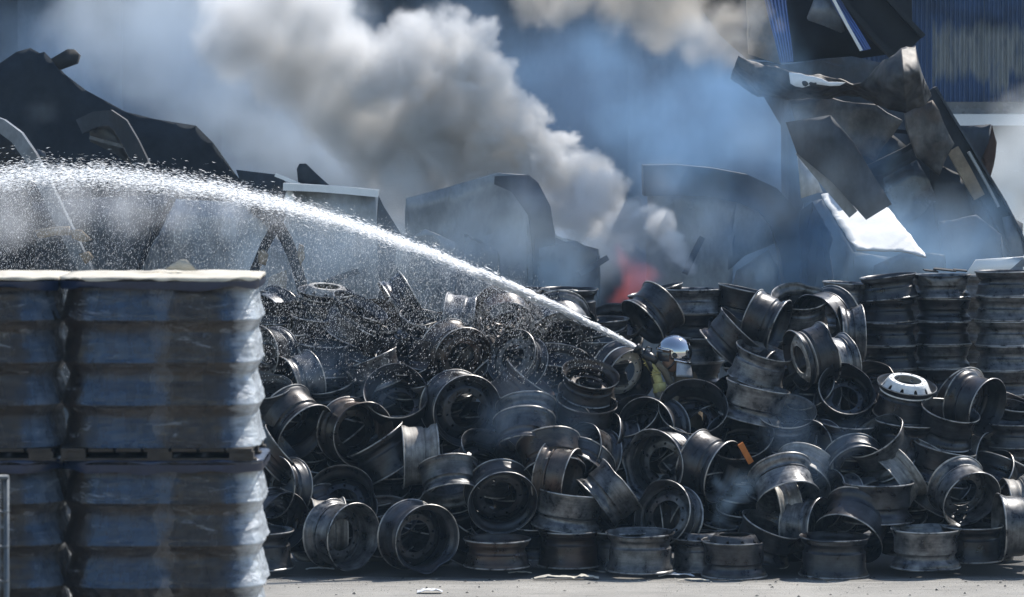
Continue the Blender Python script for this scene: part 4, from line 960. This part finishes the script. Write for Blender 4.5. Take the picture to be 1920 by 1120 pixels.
for c0, c1, nm, sd_ in ((109, 481, 'near', 3), (-265, 104, 'edge', 11)):
    for L, nl in enumerate(('upper', 'middle')):
        if nm == 'near': wn = f'{"upper" if L == 0 else "lower"} load right of the dark gap'
        else: wn = f'{"upper" if L == 0 else "lower"} load cut by the left frame edge'
        py = top + L * (LH / LS)
        load(c0 + (4 if L else 0), c1 + (8 if L else 0), py, wn, sd_ + L * 20)
    py = top + 2 * (LH / LS)
    load(c0, c1, py, f'bottom load below the frame, {nm} stack', sd_ + 50, False)
# foot timber of the stack down to the ground
for c0, c1, nm in ((109, 481, 'near'), (-272, 97, 'edge')):
    a, b = P(c0, 1200, LY), P(c1, 1200, LY); zz = P(c0, top, LY).z - 3 * LH
    if zz > .01: tag(box('plinth', a.x, b.x, LY, LY + (b.x - a.x), 0.0, zz - .001, M_wood), f'timber plinth on the ground under the {nm} pallet stack', 'plinth')
# scrap of torn card lying on the near load
sheet('torn_card', [(312, 506), (322, 498), (340, 491), (352, 490), (362, 498), (375, 506), (350, 509)], LY + .5, M_card, 'torn brown card scrap lying on top of the right wrapped load', 'card', crump=.03, fine=.05, th=.006)
# wire cage edge at the lower left
cg = empty('wire_cage', P(0, 1120, -14)); tag(cg, 'grey wire cage edge in the lower left corner', 'cage')
M_cage = plain('galvanised_wire', (.10, .115, .13), .5, .5, .2, 20)
def rod(name, pts, r, mat, parent=None, loc=None):
    vs, fs = [], []; n = 8
    for i, p in enumerate(pts):
        tn = (pts[min(i + 1, len(pts) - 1)] - pts[max(i - 1, 0)]).normalized(); up = Vector((0, 0, 1)) if abs(tn.z) < .9 else Vector((1, 0, 0))
        u = tn.cross(up).normalized(); v = tn.cross(u)
        rr_ = r[i] if isinstance(r, (list, tuple)) else r
        for k in range(n):
            a_ = 2 * math.pi * k / n; vs.append(p + u * math.cos(a_) * rr_ + v * math.sin(a_) * rr_)
    for i in range(len(pts) - 1):
        for k in range(n):
            l = (k + 1) % n; fs.append((i * n + k, i * n + l, (i + 1) * n + l, (i + 1) * n + k))
    fs.append(tuple(range(n))[::-1]); fs.append(tuple((len(pts) - 1) * n + k for k in range(n)))
    return mesh(name, vs, fs, mat, parent, smooth=True)
gl = cg.location
for px in (-40, 13):
    rod('upright', [P(px, 893, -14) - gl, P(px, 1560, -14) - gl], .012, M_cage, cg)
for py in (895, 960, 1025, 1090, 1150):
    rod('cross_wire', [P(-60, py, -14.01) - gl, P(16, py, -14.01) - gl], .006 if py > 900 else .012, M_cage, cg)
for px in (-30, -15, 0, 8):
    rod('thin_wire', [P(px, 895, -14.0) - gl, P(px, 1300, -14.0) - gl], .003, M_cage, cg)
# ------------------------------------------------------------------ the firefighter
MY = 1.50
def skin(name, pts, edges, rad, mat, parent=None, sub=2, root=0, loc=None):
    me = bpy.data.meshes.new(name); me.from_pydata([tuple(p) for p in pts], edges, []); me.update()
    o = put(bpy.data.objects.new(name, me), loc=loc, parent=parent); me.materials.append(mat)
    sk = o.modifiers.new('skin', 'SKIN'); sk.use_smooth_shade = True
    if not me.skin_vertices: me.skin_vertices.new()
    for i, r_ in enumerate(rad):
        d = me.skin_vertices[0].data[i]; d.radius = r_ if isinstance(r_, tuple) else (r_, r_); d.use_root = (i == root)
    ss = o.modifiers.new('sub', 'SUBSURF'); ss.levels = sub; ss.render_levels = sub
    return o
M_coat = plain('turnout_coat', (.13, .105, .07), .85, 0, .4, 12, .5)
M_glove = plain('fire_glove', (.42, .36, .13), .75, 0, .45, 18, .4)
M_blk = plain('black_rubber', (.012, .012, .013), .35, 0, .3, 20)
M_skin = plain('face_skin', (.34, .21, .15), .6, 0, .15, 20)
m, t = newmat('mirror_chrome')
b = t.n('ShaderNodeBsdfPrincipled', {'Base Color': (.45, .45, .46, 1), 'Metallic': 1.0, 'Roughness': .04})
t.l(b.outputs[0], t.n('ShaderNodeOutputMaterial').inputs[0]); M_chrome = m
M_cape = plain('silver_neck_cape', (.30, .32, .35), .4, .4, .2, 20)
M_vis = plain('smoked_visor', (.03, .03, .035), .08, 0, .1, 5)
M_red = plain('red_band', (.45, .05, .03), .35, 0, .2, 9)
man = empty('person', (P(1285, 700, MY).x, MY, 0)); tag(man, 'firefighter in a mirror chrome helmet aiming a hose nozzle from behind the rims', 'person')
o0 = man.location
def W_(px, py, dy=0): return P(px, py, MY + dy) - o0
pel = Vector((.02, .04, .98)); chest = Vector((.01, .02, 1.25)); neckb = W_(1282, 712, .02); neck = W_(1270, 690, 0); headc = W_(1262, 664, 0)
shL = W_(1262, 726, -.17); shR = W_(1296, 722, .17)
elL = W_(1245, 800, -.25); wrL = W_(1238, 726, -.14)
elR = W_(1250, 790, .2); wrR = W_(1228, 700, .1)
pts = [pel, (pel + chest) / 2, chest, neckb, neck, shL, elL, wrL, shR, elR, wrR,
       Vector((.02, -.10, .90)), Vector((-.02, -.11, .50)), Vector((.02, -.11, .10)), Vector((.02, .16, .90)), Vector((.08, .18, .50)), Vector((.14, .18, .10)),
       Vector((-.10, -.12, .05)), Vector((.02, .18, .05))]
ed = [(0, 1), (1, 2), (2, 3), (3, 4), (2, 5), (5, 6), (6, 7), (2, 8), (8, 9), (9, 10), (0, 11), (11, 12), (12, 13), (0, 14), (14, 15), (15, 16), (13, 17), (16, 18)]
rd = [(.16, .13), (.15, .13), (.17, .14), (.085, .085), (.06, .06), (.085, .085), (.062, .062), (.048, .048), (.085, .085), (.062, .062), (.048, .048),
      .10, .08, .06, .10, .08, .06, .05, .05]
skin('body', pts, ed, rd, M_coat, man)
# head and helmet
def lobe(name, c, rx, ry, rz, mat, parent, cut=None, seg=40, rings=24, f=None):
    bm = bmesh.new(); bmesh.ops.create_uvsphere(bm, u_segments=seg, v_segments=rings, radius=1.0)
    if cut is not None: bmesh.ops.delete(bm, geom=[v for v in bm.verts if cut(v.co)], context='VERTS')
    for v in bm.verts:
        if f: v.co = f(v.co)
        v.co = Vector((v.co.x * rx, v.co.y * ry, v.co.z * rz))
    me = bpy.data.meshes.new(name); bm.to_mesh(me); bm.free(); me.materials.append(mat)
    me.polygons.foreach_set('use_smooth', [True] * len(me.polygons))
    o = put(bpy.data.objects.new(name, me), loc=c, parent=parent); return o
hd = empty('head', headc); hd.parent = man; hd.rotation_euler = (0, R(6), R(16))     # local -X looks forward
def faceshape(co):
    x, y, z = co
    if x < 0: x *= 1.0 - .12 * max(0, -z); 
    if z < 0: y *= 1 - .25 * (-z); 
    return Vector((x, y, z))
lobe('face', (0, 0, -.03), .098, .078, .125, M_skin, hd, f=faceshape)
lobe('nose', (-.100, 0, -.045), .018, .012, .022, M_skin, hd, seg=12, rings=8)
for s in (-1, 1):
    lobe('eye', (-.088, s * .030, -.015), .012, .014, .010, M_blk, hd, seg=12, rings=8)
lobe('mouth', (-.094, 0, -.088), .008, .024, .007, M_red, hd, seg=12, rings=6)
# dome: open below, long at the nape, with brow rim
def dome(c): return c.z < -.30 + .10 * c.x * 0 or (c.x < -.45 and c.z < .02)
helm = lobe('helmet', (.012, 0, .012), .148, .128, .142, M_chrome, hd, cut=lambda c: (c.z < -.42) or (c.x < -.5 and c.z < .05))
helm.modifiers.new('thickness', 'SOLIDIFY').thickness = -.006
rod('crest', [Vector((.012 + math.cos(a_) * .149, 0, .012 + math.sin(a_) * .145)) for a_ in [R(20 + i * 8) for i in range(17)]], .006, M_chrome, hd)
lip = [Vector((.012 + math.cos(a_) * .153, math.sin(a_) * .132, -.052 - .02 * math.cos(a_))) for a_ in [R(-105 + i * 10) for i in range(22)]]
rod('lower_rim', lip, .010, M_chrome, hd)
brow = [Vector((.012 + math.cos(a_) * .158, math.sin(a_) * .130, .022 - .012 * math.cos(a_))) for a_ in [R(118 + i * 8) for i in range(16)]]
rod('brow_rim', brow, .009, M_chrome, hd)
lobe('visor', (.0, 0, -.008), .146, .120, .12, M_vis, hd, cut=lambda c: c.x > -.35 or c.z > .25 or c.z < -.55)
for s in (-1, 1):
    lobe('side_boss', (-.02, s * .124, -.005), .030, .010, .026, M_blk, hd, seg=16, rings=8)
    rod('chin_strap', [Vector((.0, s * .10, -.04)), Vector((-.03, s * .085, -.10)), Vector((-.06, s * .03, -.15))], .009, M_blk, hd)
# neck cape hanging from the back of the helmet
vs, fs = [], []
for j in range(7):
    for i in range(17):
        a_ = R(-95 + i * 190 / 16); t = j / 6
        vs.append((.012 + math.cos(a_) * (.140 + .035 * t + .006 * math.sin(i * 1.9) * t), math.sin(a_) * (.122 + .03 * t), -.055 - .13 * t))
for j in range(6):
    for i in range(16): fs.append((j * 17 + i, j * 17 + i + 1, (j + 1) * 17 + i + 1, (j + 1) * 17 + i))
o = mesh('neck_cape', vs, fs, M_cape, hd, smooth=True); o.modifiers.new('thickness', 'SOLIDIFY').thickness = .004
# gloves with five fingers round the nozzle grip
ax = (W_(1192, 651, -.02) - W_(1232, 700, -.04)).normalized()
def glove(wrist, grip, side):
    fwd = (grip - wrist).normalized(); upv = ax; sv = fwd.cross(upv).normalized()
    pts = [wrist, wrist.lerp(grip, .45), wrist.lerp(grip, .8)]; ed = [(0, 1), (1, 2)]; rd = [.044, .040, .036]
    for f in range(4):
        off = upv * (-.034 + f * .023); base = 2; ln = (.8, 1.0, .95, .85)[f]
        c = wrist.lerp(grip, .8) + off
        k1 = c + fwd * .035 * ln + sv * side * .022; k2 = k1 + fwd * .020 * ln - sv * side * .026; k3 = k2 - fwd * .014 - sv * side * .022
        i0 = len(pts); pts += [c + sv * side * .01, k1, k2, k3]; ed += [(base, i0), (i0, i0 + 1), (i0 + 1, i0 + 2), (i0 + 2, i0 + 3)]; rd += [.014, .0125, .0115, .010]
    th0 = wrist.lerp(grip, .5) + upv * .03; i0 = len(pts)
    pts += [th0, th0 + upv * .025 + fwd * .02 - sv * side * .02, th0 + upv * .02 + fwd * .045 - sv * side * .03]; ed += [(1, i0), (i0, i0 + 1), (i0 + 1, i0 + 2)]; rd += [.017, .014, .012]
    skin('glove', pts, ed, rd, M_glove, man, sub=2)
glove(wrL, W_(1226, 688, -.10), 1)
glove(wrR, W_(1212, 668, .03), -1)
rod('cuff', [wrL + Vector((0, 0, -.05)), wrL + Vector((0, 0, -.01)), wrL + Vector((-.008, 0, .035))], [.062, .060, .054], M_glove, man)
# nozzle
nz = empty('hose_nozzle', W_(1192, 652, -.10) + o0); tag(nz, 'black hose nozzle with pistol grip held by the firefighter, throwing the jet', 'nozzle')
n0 = nz.location; NW = lambda px, py, dy=0: P(px, py, MY + dy) - n0
ja = (NW(1190, 651, -.10) - NW(1232, 680, -.10)).normalized()
base = NW(1192, 652, -.10)
rod('barrel', [base, base - ja * .03, base - ja * .031, base - ja * .09, base - ja * .091, base - ja * .16, base - ja * .22], [.038, .042, .034, .037, .046, .044, .034], M_blk, nz)
rod('bumper', [base + ja * .004, base - ja * .018], [.046, .046], M_blk, nz)
rod('shutoff_bail', [base - ja * .09 + Vector((0, -.03, .02)), base - ja * .10 + Vector((.01, -.02, .065)), base - ja * .14 + Vector((.02, .0, .075)), base - ja * .16 + Vector((0, .03, .02))], .007, M_blk, nz)
rod('pistol_grip', [base - ja * .12, base - ja * .12 + Vector((.03, 0, -.07)), base - ja * .12 + Vector((.05, 0, -.13))], [.034, .032, .030], M_blk, nz)
hp = [base - ja * .2, base - ja * .3 + Vector((0, 0, -.03)), base - ja * .36 + Vector((.03, .02, -.16)), base - ja * .3 + Vector((.1, .04, -.5)), base + Vector((.45, .15, -1.0)), base + Vector((.6, .3, -1.6))]
tag(rod('fire_hose', [p + n0 for p in hp], .032, M_coat), 'dull hose running down from the nozzle behind the rims', 'hose')
# ------------------------------------------------------------------ the water jet and its spray
rw = np.random.default_rng(5)
JP = [(px, py, -.10 - (1190 - px) / 1190 * 1.35) for px, py in ((1190, 651), (1145, 627), (1100, 604), (1050, 578), (1000, 557), (900, 513), (800, 472), (700, 436), (600, 404), (500, 376), (400, 356), (300, 340), (200, 330), (100, 326), (0, 335), (-80, 350))]
JW = [3.5, 4.2, 5, 6.5, 8, 10, 12.5, 15, 18, 21, 25, 28, 31, 33, 34, 34]
jp = np.array([list(P(a_, b_, MY + c_)) for a_, b_, c_ in JP])
seglen = np.linalg.norm(np.diff(jp, axis=0), axis=1); cum = np.concatenate([[0], np.cumsum(seglen)]); tot = cum[-1]
def jat(s):
    return np.stack([np.interp(s, cum, jp[:, k]) for k in range(3)], 1), np.interp(s, cum, np.array(JW) * np.array([mpp(MY + c[2]) for c in JP]))
def drops(name, pos, dirs, lens, rads, mat, label):
    n = len(pos); up = np.cross(dirs, np.array([0.3, 1.0, 0.2])); up /= np.linalg.norm(up, axis=1)[:, None]; sd2 = np.cross(dirs, up)
    # every drop is a tiny bent blade of water, turned at random
    a_ = rw.uniform(0, 2 * math.pi, n)[:, None]; sdv = up * np.cos(a_) + sd2 * np.sin(a_); nv = np.cross(dirs, sdv)
    V = np.empty((n, 4, 3)); V[:, 0] = pos + dirs * lens[:, None] * .5; V[:, 2] = pos - dirs * lens[:, None] * .5
    V[:, 1] = pos + dirs * lens[:, None] * .1 + sdv * rads[:, None]; V[:, 3] = pos + dirs * lens[:, None] * .1 - sdv * rads[:, None] + nv * rads[:, None] * .6
    tri = np.array([(0, 1, 2), (0, 2, 3)])
    F = (np.arange(n)[:, None, None] * 4 + tri[None]).reshape(-1)
    me = bpy.data.meshes.new(name); me.vertices.add(n * 4); me.vertices.foreach_set('co', V.reshape(-1))
    nf = n * 2; me.loops.add(nf * 3); me.loops.foreach_set('vertex_index', F.astype(np.int32))
    me.polygons.add(nf); me.polygons.foreach_set('loop_start', np.arange(nf, dtype=np.int32) * 3); me.update(calc_edges=True); me.validate()
    me.materials.append(mat)
    o = put(bpy.data.objects.new(name, me)); tag(o, label, 'water', None, 'stuff'); return o
m, t = newmat('white_water')
b = t.n('ShaderNodeBsdfPrincipled', {'Base Color': (.92, .94, .96, 1), 'Roughness': .15})
tl = t.n('ShaderNodeBsdfTranslucent', {'Color': (.95, .96, .97, 1)})
ms = t.n('ShaderNodeMixShader', {0: .8, 1: b.outputs[0], 2: tl.outputs[0]}); t.l(ms.outputs[0], t.n('ShaderNodeOutputMaterial').inputs[0]); M_water = m
def unit(v): return v / np.linalg.norm(v, axis=1)[:, None]
# the core: solid near the nozzle, breaking up
n = 46000
s = tot * rw.random(n) ** 1.35
c, wd = jat(s)
c2, _ = jat(s + .05)
tn = unit(c2 - c + 1e-6)
core = rw.normal(size=(n, 3)) * wd[:, None] * np.where(rw.random(n) < .8, .36, .56)[:, None]
clump = np.array([pnoise(Vector((float(q) * 3.0, 0, 0))) for q in s]); core[:, 2] += clump * wd * .25
pos = c + core * np.array([1, 1.6, 1])
drops('water_jet', pos, unit(tn + rw.normal(size=(n, 3)) * .14), rw.uniform(.015, .045, n), rw.uniform(.0008, .0019, n), M_water, 'white water jet arching up to the left from the nozzle across the heap')
# falling curtain below the arc
n = 70000
s = tot * (1 - rw.random(n) ** 1.9 * .86)
c, wd = jat(s)
fr = s / tot
fall = rw.random(n) ** 1.6 * np.interp(fr, [0, .2, .45, .7, 1], [.10, .4, 1.0, 1.7, 2.1])
pos = c + rw.normal(size=(n, 3)) * np.array([.10, .35, .06]); pos[:, 2] -= fall; pos[:, 0] -= fall * .16 * rw.random(n)
ok = pos[:, 2] > .2; pos = pos[ok]; n = len(pos)
drops('falling_spray', pos, unit(np.array([[-.34, .1, 1.0]]) * np.array([[-1, 1, 1]]) + rw.normal(size=(n, 3)) * .10), rw.uniform(.007, .018, n), rw.uniform(.0005, .0011, n), M_water, 'fine curtain of falling spray below the water jet at left')
# spray over the left crest of the heap
n = 4500
x = rw.uniform(480, 1130, n); y = rw.uniform(500, 720, n)
k = y - np.interp(x, [480, 1130], [500, 640]) > -20
x, y = x[k], y[k]; n = len(x)
pos = np.array([list(P(a_, b_, d_)) for a_, b_, d_ in zip(x, y, rw.uniform(-.2, .6, n))])
drops('drifting_spray', pos, unit(np.array([[.45, .1, 1.0]]) + rw.normal(size=(n, 3)) * .2), rw.uniform(.008, .020, n), rw.uniform(.0006, .0013, n), M_water, 'sparse bright drops drifting over the left crest of rims')
# the first metre of the jet is still nearly a solid rope
n = 9000
s = 1.5 * rw.random(n) ** 1.2
c, wd = jat(s); c2, _ = jat(s + .05); tn = unit(c2 - c + 1e-6)
pos = c + rw.normal(size=(n, 3)) * (wd * .42)[:, None]
drops('jet_rope', pos, unit(tn + rw.normal(size=(n, 3)) * .05), rw.uniform(.05, .11, n), rw.uniform(.002, .004, n), M_water, 'dense white rope of water just leaving the nozzle')

# fine mist hanging in and under the jet
M_mist = vol_material('spray_mist', (.97, .98, 1.0), .2, dens=1.7)
ms_ = [(P(px, py + 14, MY - .10 - (1190 - px) / 1190 * 1.35), w_ * .0046) for px, py, w_ in ((1100, 604, 9), (1040, 573, 14), (980, 547, 18), (910, 517, 23), (840, 488, 27), (760, 458, 32), (680, 430, 38), (600, 408, 44), (520, 392, 50), (430, 378, 58), (340, 370, 64), (240, 372, 70), (130, 372, 74), (20, 385, 74))]
smoke('spray_mist', ms_, .035, M_mist, edge=.3, amp=.12, scale=4.0, warp=.05, billow=0, dens_noise=.8, pad=.15, blend=.1, cat='mist', label='fine white mist hanging along the water jet')
# ------------------------------------------------------------------ scraps
M_paper = plain('dirty_paper', (.66, .66, .68), .7, 0, .25, 10)
M_orange = plain('orange_strip', (.55, .17, .03), .5, 0, .3, 10)
def scrap(name, px, py, Y, w_, h_, mat, label, cat, seed):
    r_ = random.Random(seed); q = P(px, py, Y); vs, fs = [], []; n, m_ = 9, 4
    for j in range(m_ + 1):
        for i in range(n + 1):
            x = (i / n - .5) * w_ * (1 - .2 * r_.random() * (j in (0, m_))); y = (j / m_ - .5) * h_ * 1.6
            z = .008 + h_ * .45 * (abs(pnoise(Vector((i * .8, j * .9, seed)))) + .35 * pnoise(Vector((i * 2, j * 2, seed + 3)))) + h_ * .3 * math.sin(math.pi * i / n)
            vs.append((x, y, max(.004, z)))
    for j in range(m_):
        for i in range(n): fs.append((j * (n + 1) + i, j * (n + 1) + i + 1, (j + 1) * (n + 1) + i + 1, (j + 1) * (n + 1) + i))
    o = mesh(name, vs, fs, mat, loc=(q.x, Y, 0)); o.modifiers.new('thickness', 'SOLIDIFY').thickness = .004
    return tag(o, label, cat)
def gy(px, py):       # depth at which the pixel's ray meets the ground
    d = CQ @ Vector(((px - 960) / FP, -(py - 560) / FP, -1.0)); return CAMY + d.y * (-CAMZ / d.z)
for i, (px, py, w_, h_, m_, lb, ct) in enumerate((
    (806, 1112, .20, .06, M_paper, 'crumpled white paper scrap on the ground at the bottom of the frame', 'paper'),
    (1268, 1082, .30, .05, M_paper, 'white folded paper at the foot of the flat rims', 'paper'),
    (1040, 1086, .34, .05, M_card, 'pale heap of crumpled wrapping on the ground, left one', 'wrapping'),
    (1098, 1086, .22, .06, M_card, 'pale crumpled wrapping lying right of the larger heap', 'wrapping'),
    (1300, 1090, .26, .03, M_card, 'flat pale shred on the ground right of the folded paper', 'wrapping'),
    (600, 1069, .24, .04, M_paper, 'torn plastic shred under the left leaning rim', 'plastic'),
    (975, 1076, .2, .03, M_card, 'thin pale shred under the brownish flat rim', 'wrapping'))):
    scrap('crumpled_scrap', px, py, gy(px, py), w_, h_, m_, lb, ct, i * 3 + 1)
q = P(1398, 850, surfY(1398, 850) + .0)
o = box('orange_strip', -.025, .025, -.008, .008, -.10, .10, M_orange); o.location = q; o.rotation_euler = (.2, R(-32), .2)
tag(o, 'short orange strip stuck between two rims', 'strip')
def chips(name, spots, mat, label, kind=None):
    vs, fs = [], []
    for (x, y, z, r_) in spots:
        b0 = len(vs); n = 5
        for k in range(n):
            a_ = 2 * math.pi * k / n + rnd.random(); vs.append((x + math.cos(a_) * r_ * rnd.uniform(.5, 1.3), y + math.sin(a_) * r_ * rnd.uniform(.5, 1.2), z))
        vs.append((x, y, z + r_ * rnd.uniform(.3, .8)))
        for k in range(n): fs.append((b0 + k, b0 + (k + 1) % n, b0 + n))
    o = mesh(name, vs, fs, mat); tag(o, label, 'grit', None, 'stuff'); return o
chips('ground_grit', [(rnd.uniform(-2.4, 4.5), -abs(rnd.gauss(0, 1.0)) - .1, .0, rnd.uniform(.002, .005) * (4 if rnd.random() < .06 else 1)) for _ in range(1500)], M_char, 'dark grit and soot flakes scattered on the concrete')
chips('pale_grit', [(rnd.uniform(-2.4, 4.5), -abs(rnd.gauss(0, .6)) - .2, .0, rnd.uniform(.002, .004) * (3 if rnd.random() < .08 else 1)) for _ in range(700)], M_card, 'pale chips scattered on the concrete before the heap')
# charred scraps on the middle right stack
for i, (px, py, w_) in enumerate(((1745, 508, .12), (1772, 506, .2), (1800, 507, .12))):
    p_ = P(px, py, 2.45); o = box('charred_scrap', -w_ / 2, w_ / 2, -.04, .04, -.006, .006, M_char); o.location = p_; o.rotation_euler = (.1, rnd.uniform(-.2, .2), rnd.uniform(-.5, .5))
    tag(o, ('left', 'middle', 'right')[i] + ' charred scrap on top of the middle tall right stack', 'scrap')
# ------------------------------------------------------------------ the fire and its smoke
M_plume = vol_material('plume_smoke', (0.962, 0.957, 0.948), 0.0, dens=14.0)
plume = B([(1287,520,9,-1.9),(1281,505,12,-1.9),(1274,488,15,-1.8),(1266,470,18,-1.7),(1253,450,22,-1.6),(1238,430,27,-1.4),(1255,490,10,-1.4),(1236,466,15,-1.2),(1212,446,22,-1.1),(1222,415,32,-1.1),(1180,400,44,-.8),(1140,372,50,-.5),(1095,340,52,-.2),(1045,305,46),
           (1010,300,60),(950,235,70),(905,180,72),(870,110,70),(835,75,55),(790,80,62),(745,130,80),(690,150,80),(640,100,80),(590,40,80),(520,0,80),(900,300,85,.3),(820,230,100,.3),(770,330,85,.4),(960,345,60,.2),(1045,385,46,0),(1105,415,40,-.3),(700,260,100,.5),(640,190,100,.5),(560,120,110,.6),(470,60,110,.7),(1160,440,30,-.6),(870,390,60,.5)], 9.0)
smoke('smoke_plume', plume, 0.023, M_plume, edge=0.1, amp=0.24, scale=2.6, dens_noise=.9, grow=(-3.4, 0.8, 0.2, 0.05), ampg=(0.6, 1.0, 1.6, 0.18), warp=0.13, rough=.72, detail=7,
      label='thick grey white smoke plume billowing up to the left from the fire behind the heap')
M_bank = vol_material('bank_smoke', (0.74, 0.82, 0.90), 0.0, dens=1.7)
bank = B([(560,100,140),(430,60,160),(300,60,160),(170,50,110),(520,240,140),(660,270,150),(790,300,140),(880,380,130),
          (700,440,110),(820,480,110),(1000,440,110),(1100,470,90),(400,200,130),(500,400,120),(620,480,110),(560,-20,150)], 14.0)
smoke('smoke_bank', bank, 0.08, M_bank, edge=0.8, amp=0.5, scale=1.3, blend=0.4, billow=0.5, dens_noise=0.95, pad=0.8, detail=6, rough=.62,
      label='broad pale grey smoke bank hanging behind the collapsed sheets at left')
M_fs = vol_material('fire_smoke', (0.70, 0.78, 0.90), 0.0, dens=1.9)
smoke('fire_smoke', B([(1215,400,60),(1240,480,60),(1235,350,60),(1270,340,40),(1210,520,60),(1150,470,70),(1090,400,70),(1060,500,60),(1000,380,60),(1230,330,50)], 7.9), 0.06, M_fs, edge=.4, amp=.4, scale=1.6, billow=.5, dens_noise=.8, pad=.4, offs=(5, 5, 5),
      label='murky grey violet smoke round the foot of the plume')
M_cream = vol_material('dirty_smoke', (0.80, 0.76, 0.70), 0.1, dens=6.0)
cream = B([(1385,95,24),(1365,80,34),(1335,50,46),(1300,80,36),(1240,60,50),(1380,30,40),(1290,20,55),(1230,10,60),(1160,-10,62),(1080,-20,62),(1000,-40,60),(1250,-60,80),(1150,-90,80)], 9.4)
smoke('dirty_smoke', cream, 0.045, M_cream, edge=0.28, amp=0.3, scale=2.2, dens_noise=0.85, offs=(7, 3, 1),
      label='dirty cream smoke rolling off the burnt gable at the top')
M_blue = vol_material('blue_smoke', (0.40, 0.66, 0.97), 0.0, dens=1.15)
bl = B([(1330,200,100),(1420,260,110),(1500,330,110),(1380,420,110),(1280,330,90),(1560,440,100),(1650,480,90),(1760,470,80),(1180,250,90),(1150,120,80),(1450,150,60),(1600,300,60),(1850,500,60),(1480,520,90),(1060,520,80),(1560,480,110),(1700,470,110),(1820,450,90),(1300,120,90),(1000,120,70),(1420,60,50),(1250,260,110)], 7.0)
smoke('blue_smoke', bl, 0.065, M_blue, edge=0.6, amp=0.6, scale=1.7, blend=0.35, billow=0.5, detail=6, rough=.64, dens_noise=1.0, pad=0.6, offs=(3, 9, 2),
      label='thin drifting blue smoke in front of the curved hood and fallen roof')
M_pale = vol_material('pale_smoke', (0.93, 0.97, 0.98), 0.0, dens=5.0)
smoke('pale_smoke', B([(1900,330,90),(1930,450,90),(1960,260,90),(1920,290,80),(1880,400,70),(1850,440,50),(1900,240,40)], 11.9), 0.08, M_pale, edge=0.5, amp=0.35, scale=1.3, billow=.6, dens_noise=.6,
      label='bright pale smoke glowing at the right edge below the blue wall')
M_low = vol_material('low_smoke', (0.66, 0.81, 0.95), 0.0, dens=1.0)
smoke('low_smoke', B([(500,520,90),(620,470,90),(740,500,95),(860,480,90),(960,470,90),(1080,500,80),(880,420,80),(980,400,60),(1060,440,60),(70,215,45),(30,270,40),(110,290,30)], 7.2), 0.08, M_low,
      edge=0.6, amp=0.4, scale=1.0, billow=.3, dens_noise=.8, pad=.5, blend=.3, label='low veil of pale smoke before the left wreckage')
M_wisp = vol_material('wisp_smoke', (0.45, 0.68, 0.95), 0.0, dens=2.2)
smoke('smoke_wisp', B([(1350,970,16),(1362,940,26),(1385,915,28),(1415,900,18),(1345,905,14)], -.30), 0.02, M_wisp, edge=0.16, amp=0.12, scale=6.5, warp=.06, dens_noise=.95, pad=.1, billow=.5,
      label='small wisp of blue smoke rising between front rims')
M_hz = vol_material('heap_smoke', (0.40, 0.62, 0.95), 0.0, dens=0.45)
smoke('heap_smoke', B([(990,740,70),(930,800,60),(1080,800,50),(1480,800,60),(1540,860,55),(1600,820,50),(700,720,60),(600,680,60)], .35), 0.05, M_hz, edge=0.3, amp=0.25, scale=2.0, dens_noise=.9, pad=.25, billow=.3, blend=.2,
      label='faint blue haze hanging over the middle of the heap')
# flame: glowing gas, seen through the smoke
M_fl = vol_material('flame_gas', (0.8, 0.4, 0.35), 0.0, emis=(1.0, 0.21, 0.20, 2.6), dens=0.3)
smoke('flame', B([(1184,530,32),(1182,508,28),(1172,485,20),(1205,515,20),(1175,555,28)], 7.25), 0.03, M_fl, edge=0.42, amp=0.18, scale=3.5, dens_noise=.6, pad=.15, cat='flame',
      label='red glow of flame showing through smoke behind the heap')

M_foot = vol_material('foot_smoke', (0.58, 0.78, 0.96), 0.0, dens=1.0)
smoke('foot_smoke', B([(1500,500,60),(1570,500,70),(1650,500,60),(1730,480,65),(1800,470,60),(1870,480,50),(1420,515,45),(1690,440,50)], 6.6), 0.06, M_foot, edge=.5, amp=.35, scale=1.5, billow=.4, dens_noise=.9, pad=.4, offs=(1, 2, 3),
      label='pale blue smoke pooling low behind the tall right stacks')

M_back = vol_material('back_smoke', (0.42, 0.64, 0.95), 0.0, dens=0.28)
smoke('back_smoke', B([(100,150,190),(350,100,190),(600,150,190),(850,150,200),(1080,180,210),(1300,200,210),(1500,250,200),(1000,420,180),(1300,420,180),(100,400,180),(400,400,180)], 17.0), 0.14, M_back, edge=.8, amp=.6, scale=.9, billow=.3, blend=.6, dens_noise=.75, pad=.8, offs=(2, 11, 4),
      label='deep blue smoke filling the space before the burnt hall wall')
M_veil = vol_material('veil_smoke', (0.62, 0.78, 0.95), 0.0, dens=0.62)
smoke('veil_smoke', B([(560,470,70),(700,450,80),(850,450,80),(1000,440,80),(1140,450,70),(640,400,60),(780,380,70),(930,380,70),(1300,420,80),(1440,400,80),(1560,350,80),(1650,430,80),(1780,420,80),(1880,470,70),(1500,230,60),(1400,250,60)], 4.3), 0.07, M_veil, edge=.5, amp=.4, scale=1.5, billow=.4, blend=.3, dens_noise=.9, pad=.5, offs=(8, 1, 5),
      label='thin veil of blue grey smoke drifting across all the wreckage')
# ------------------------------------------------------------------ the air itself: thin blue smoke everywhere
m, t = newmat('smoky_air')
pv = t.n('ShaderNodeVolumePrincipled', {'Color': (.50, .74, 1.0, 1), 'Density': .00028, 'Anisotropy': 0.0})
t.l(pv.outputs[0], t.n('ShaderNodeOutputMaterial').inputs['Volume'])
tag(box('haze', -40, 40, -60, 34, -1.0, 15.0, m), 'thin smoky air over the whole yard', 'haze', None, 'stuff')
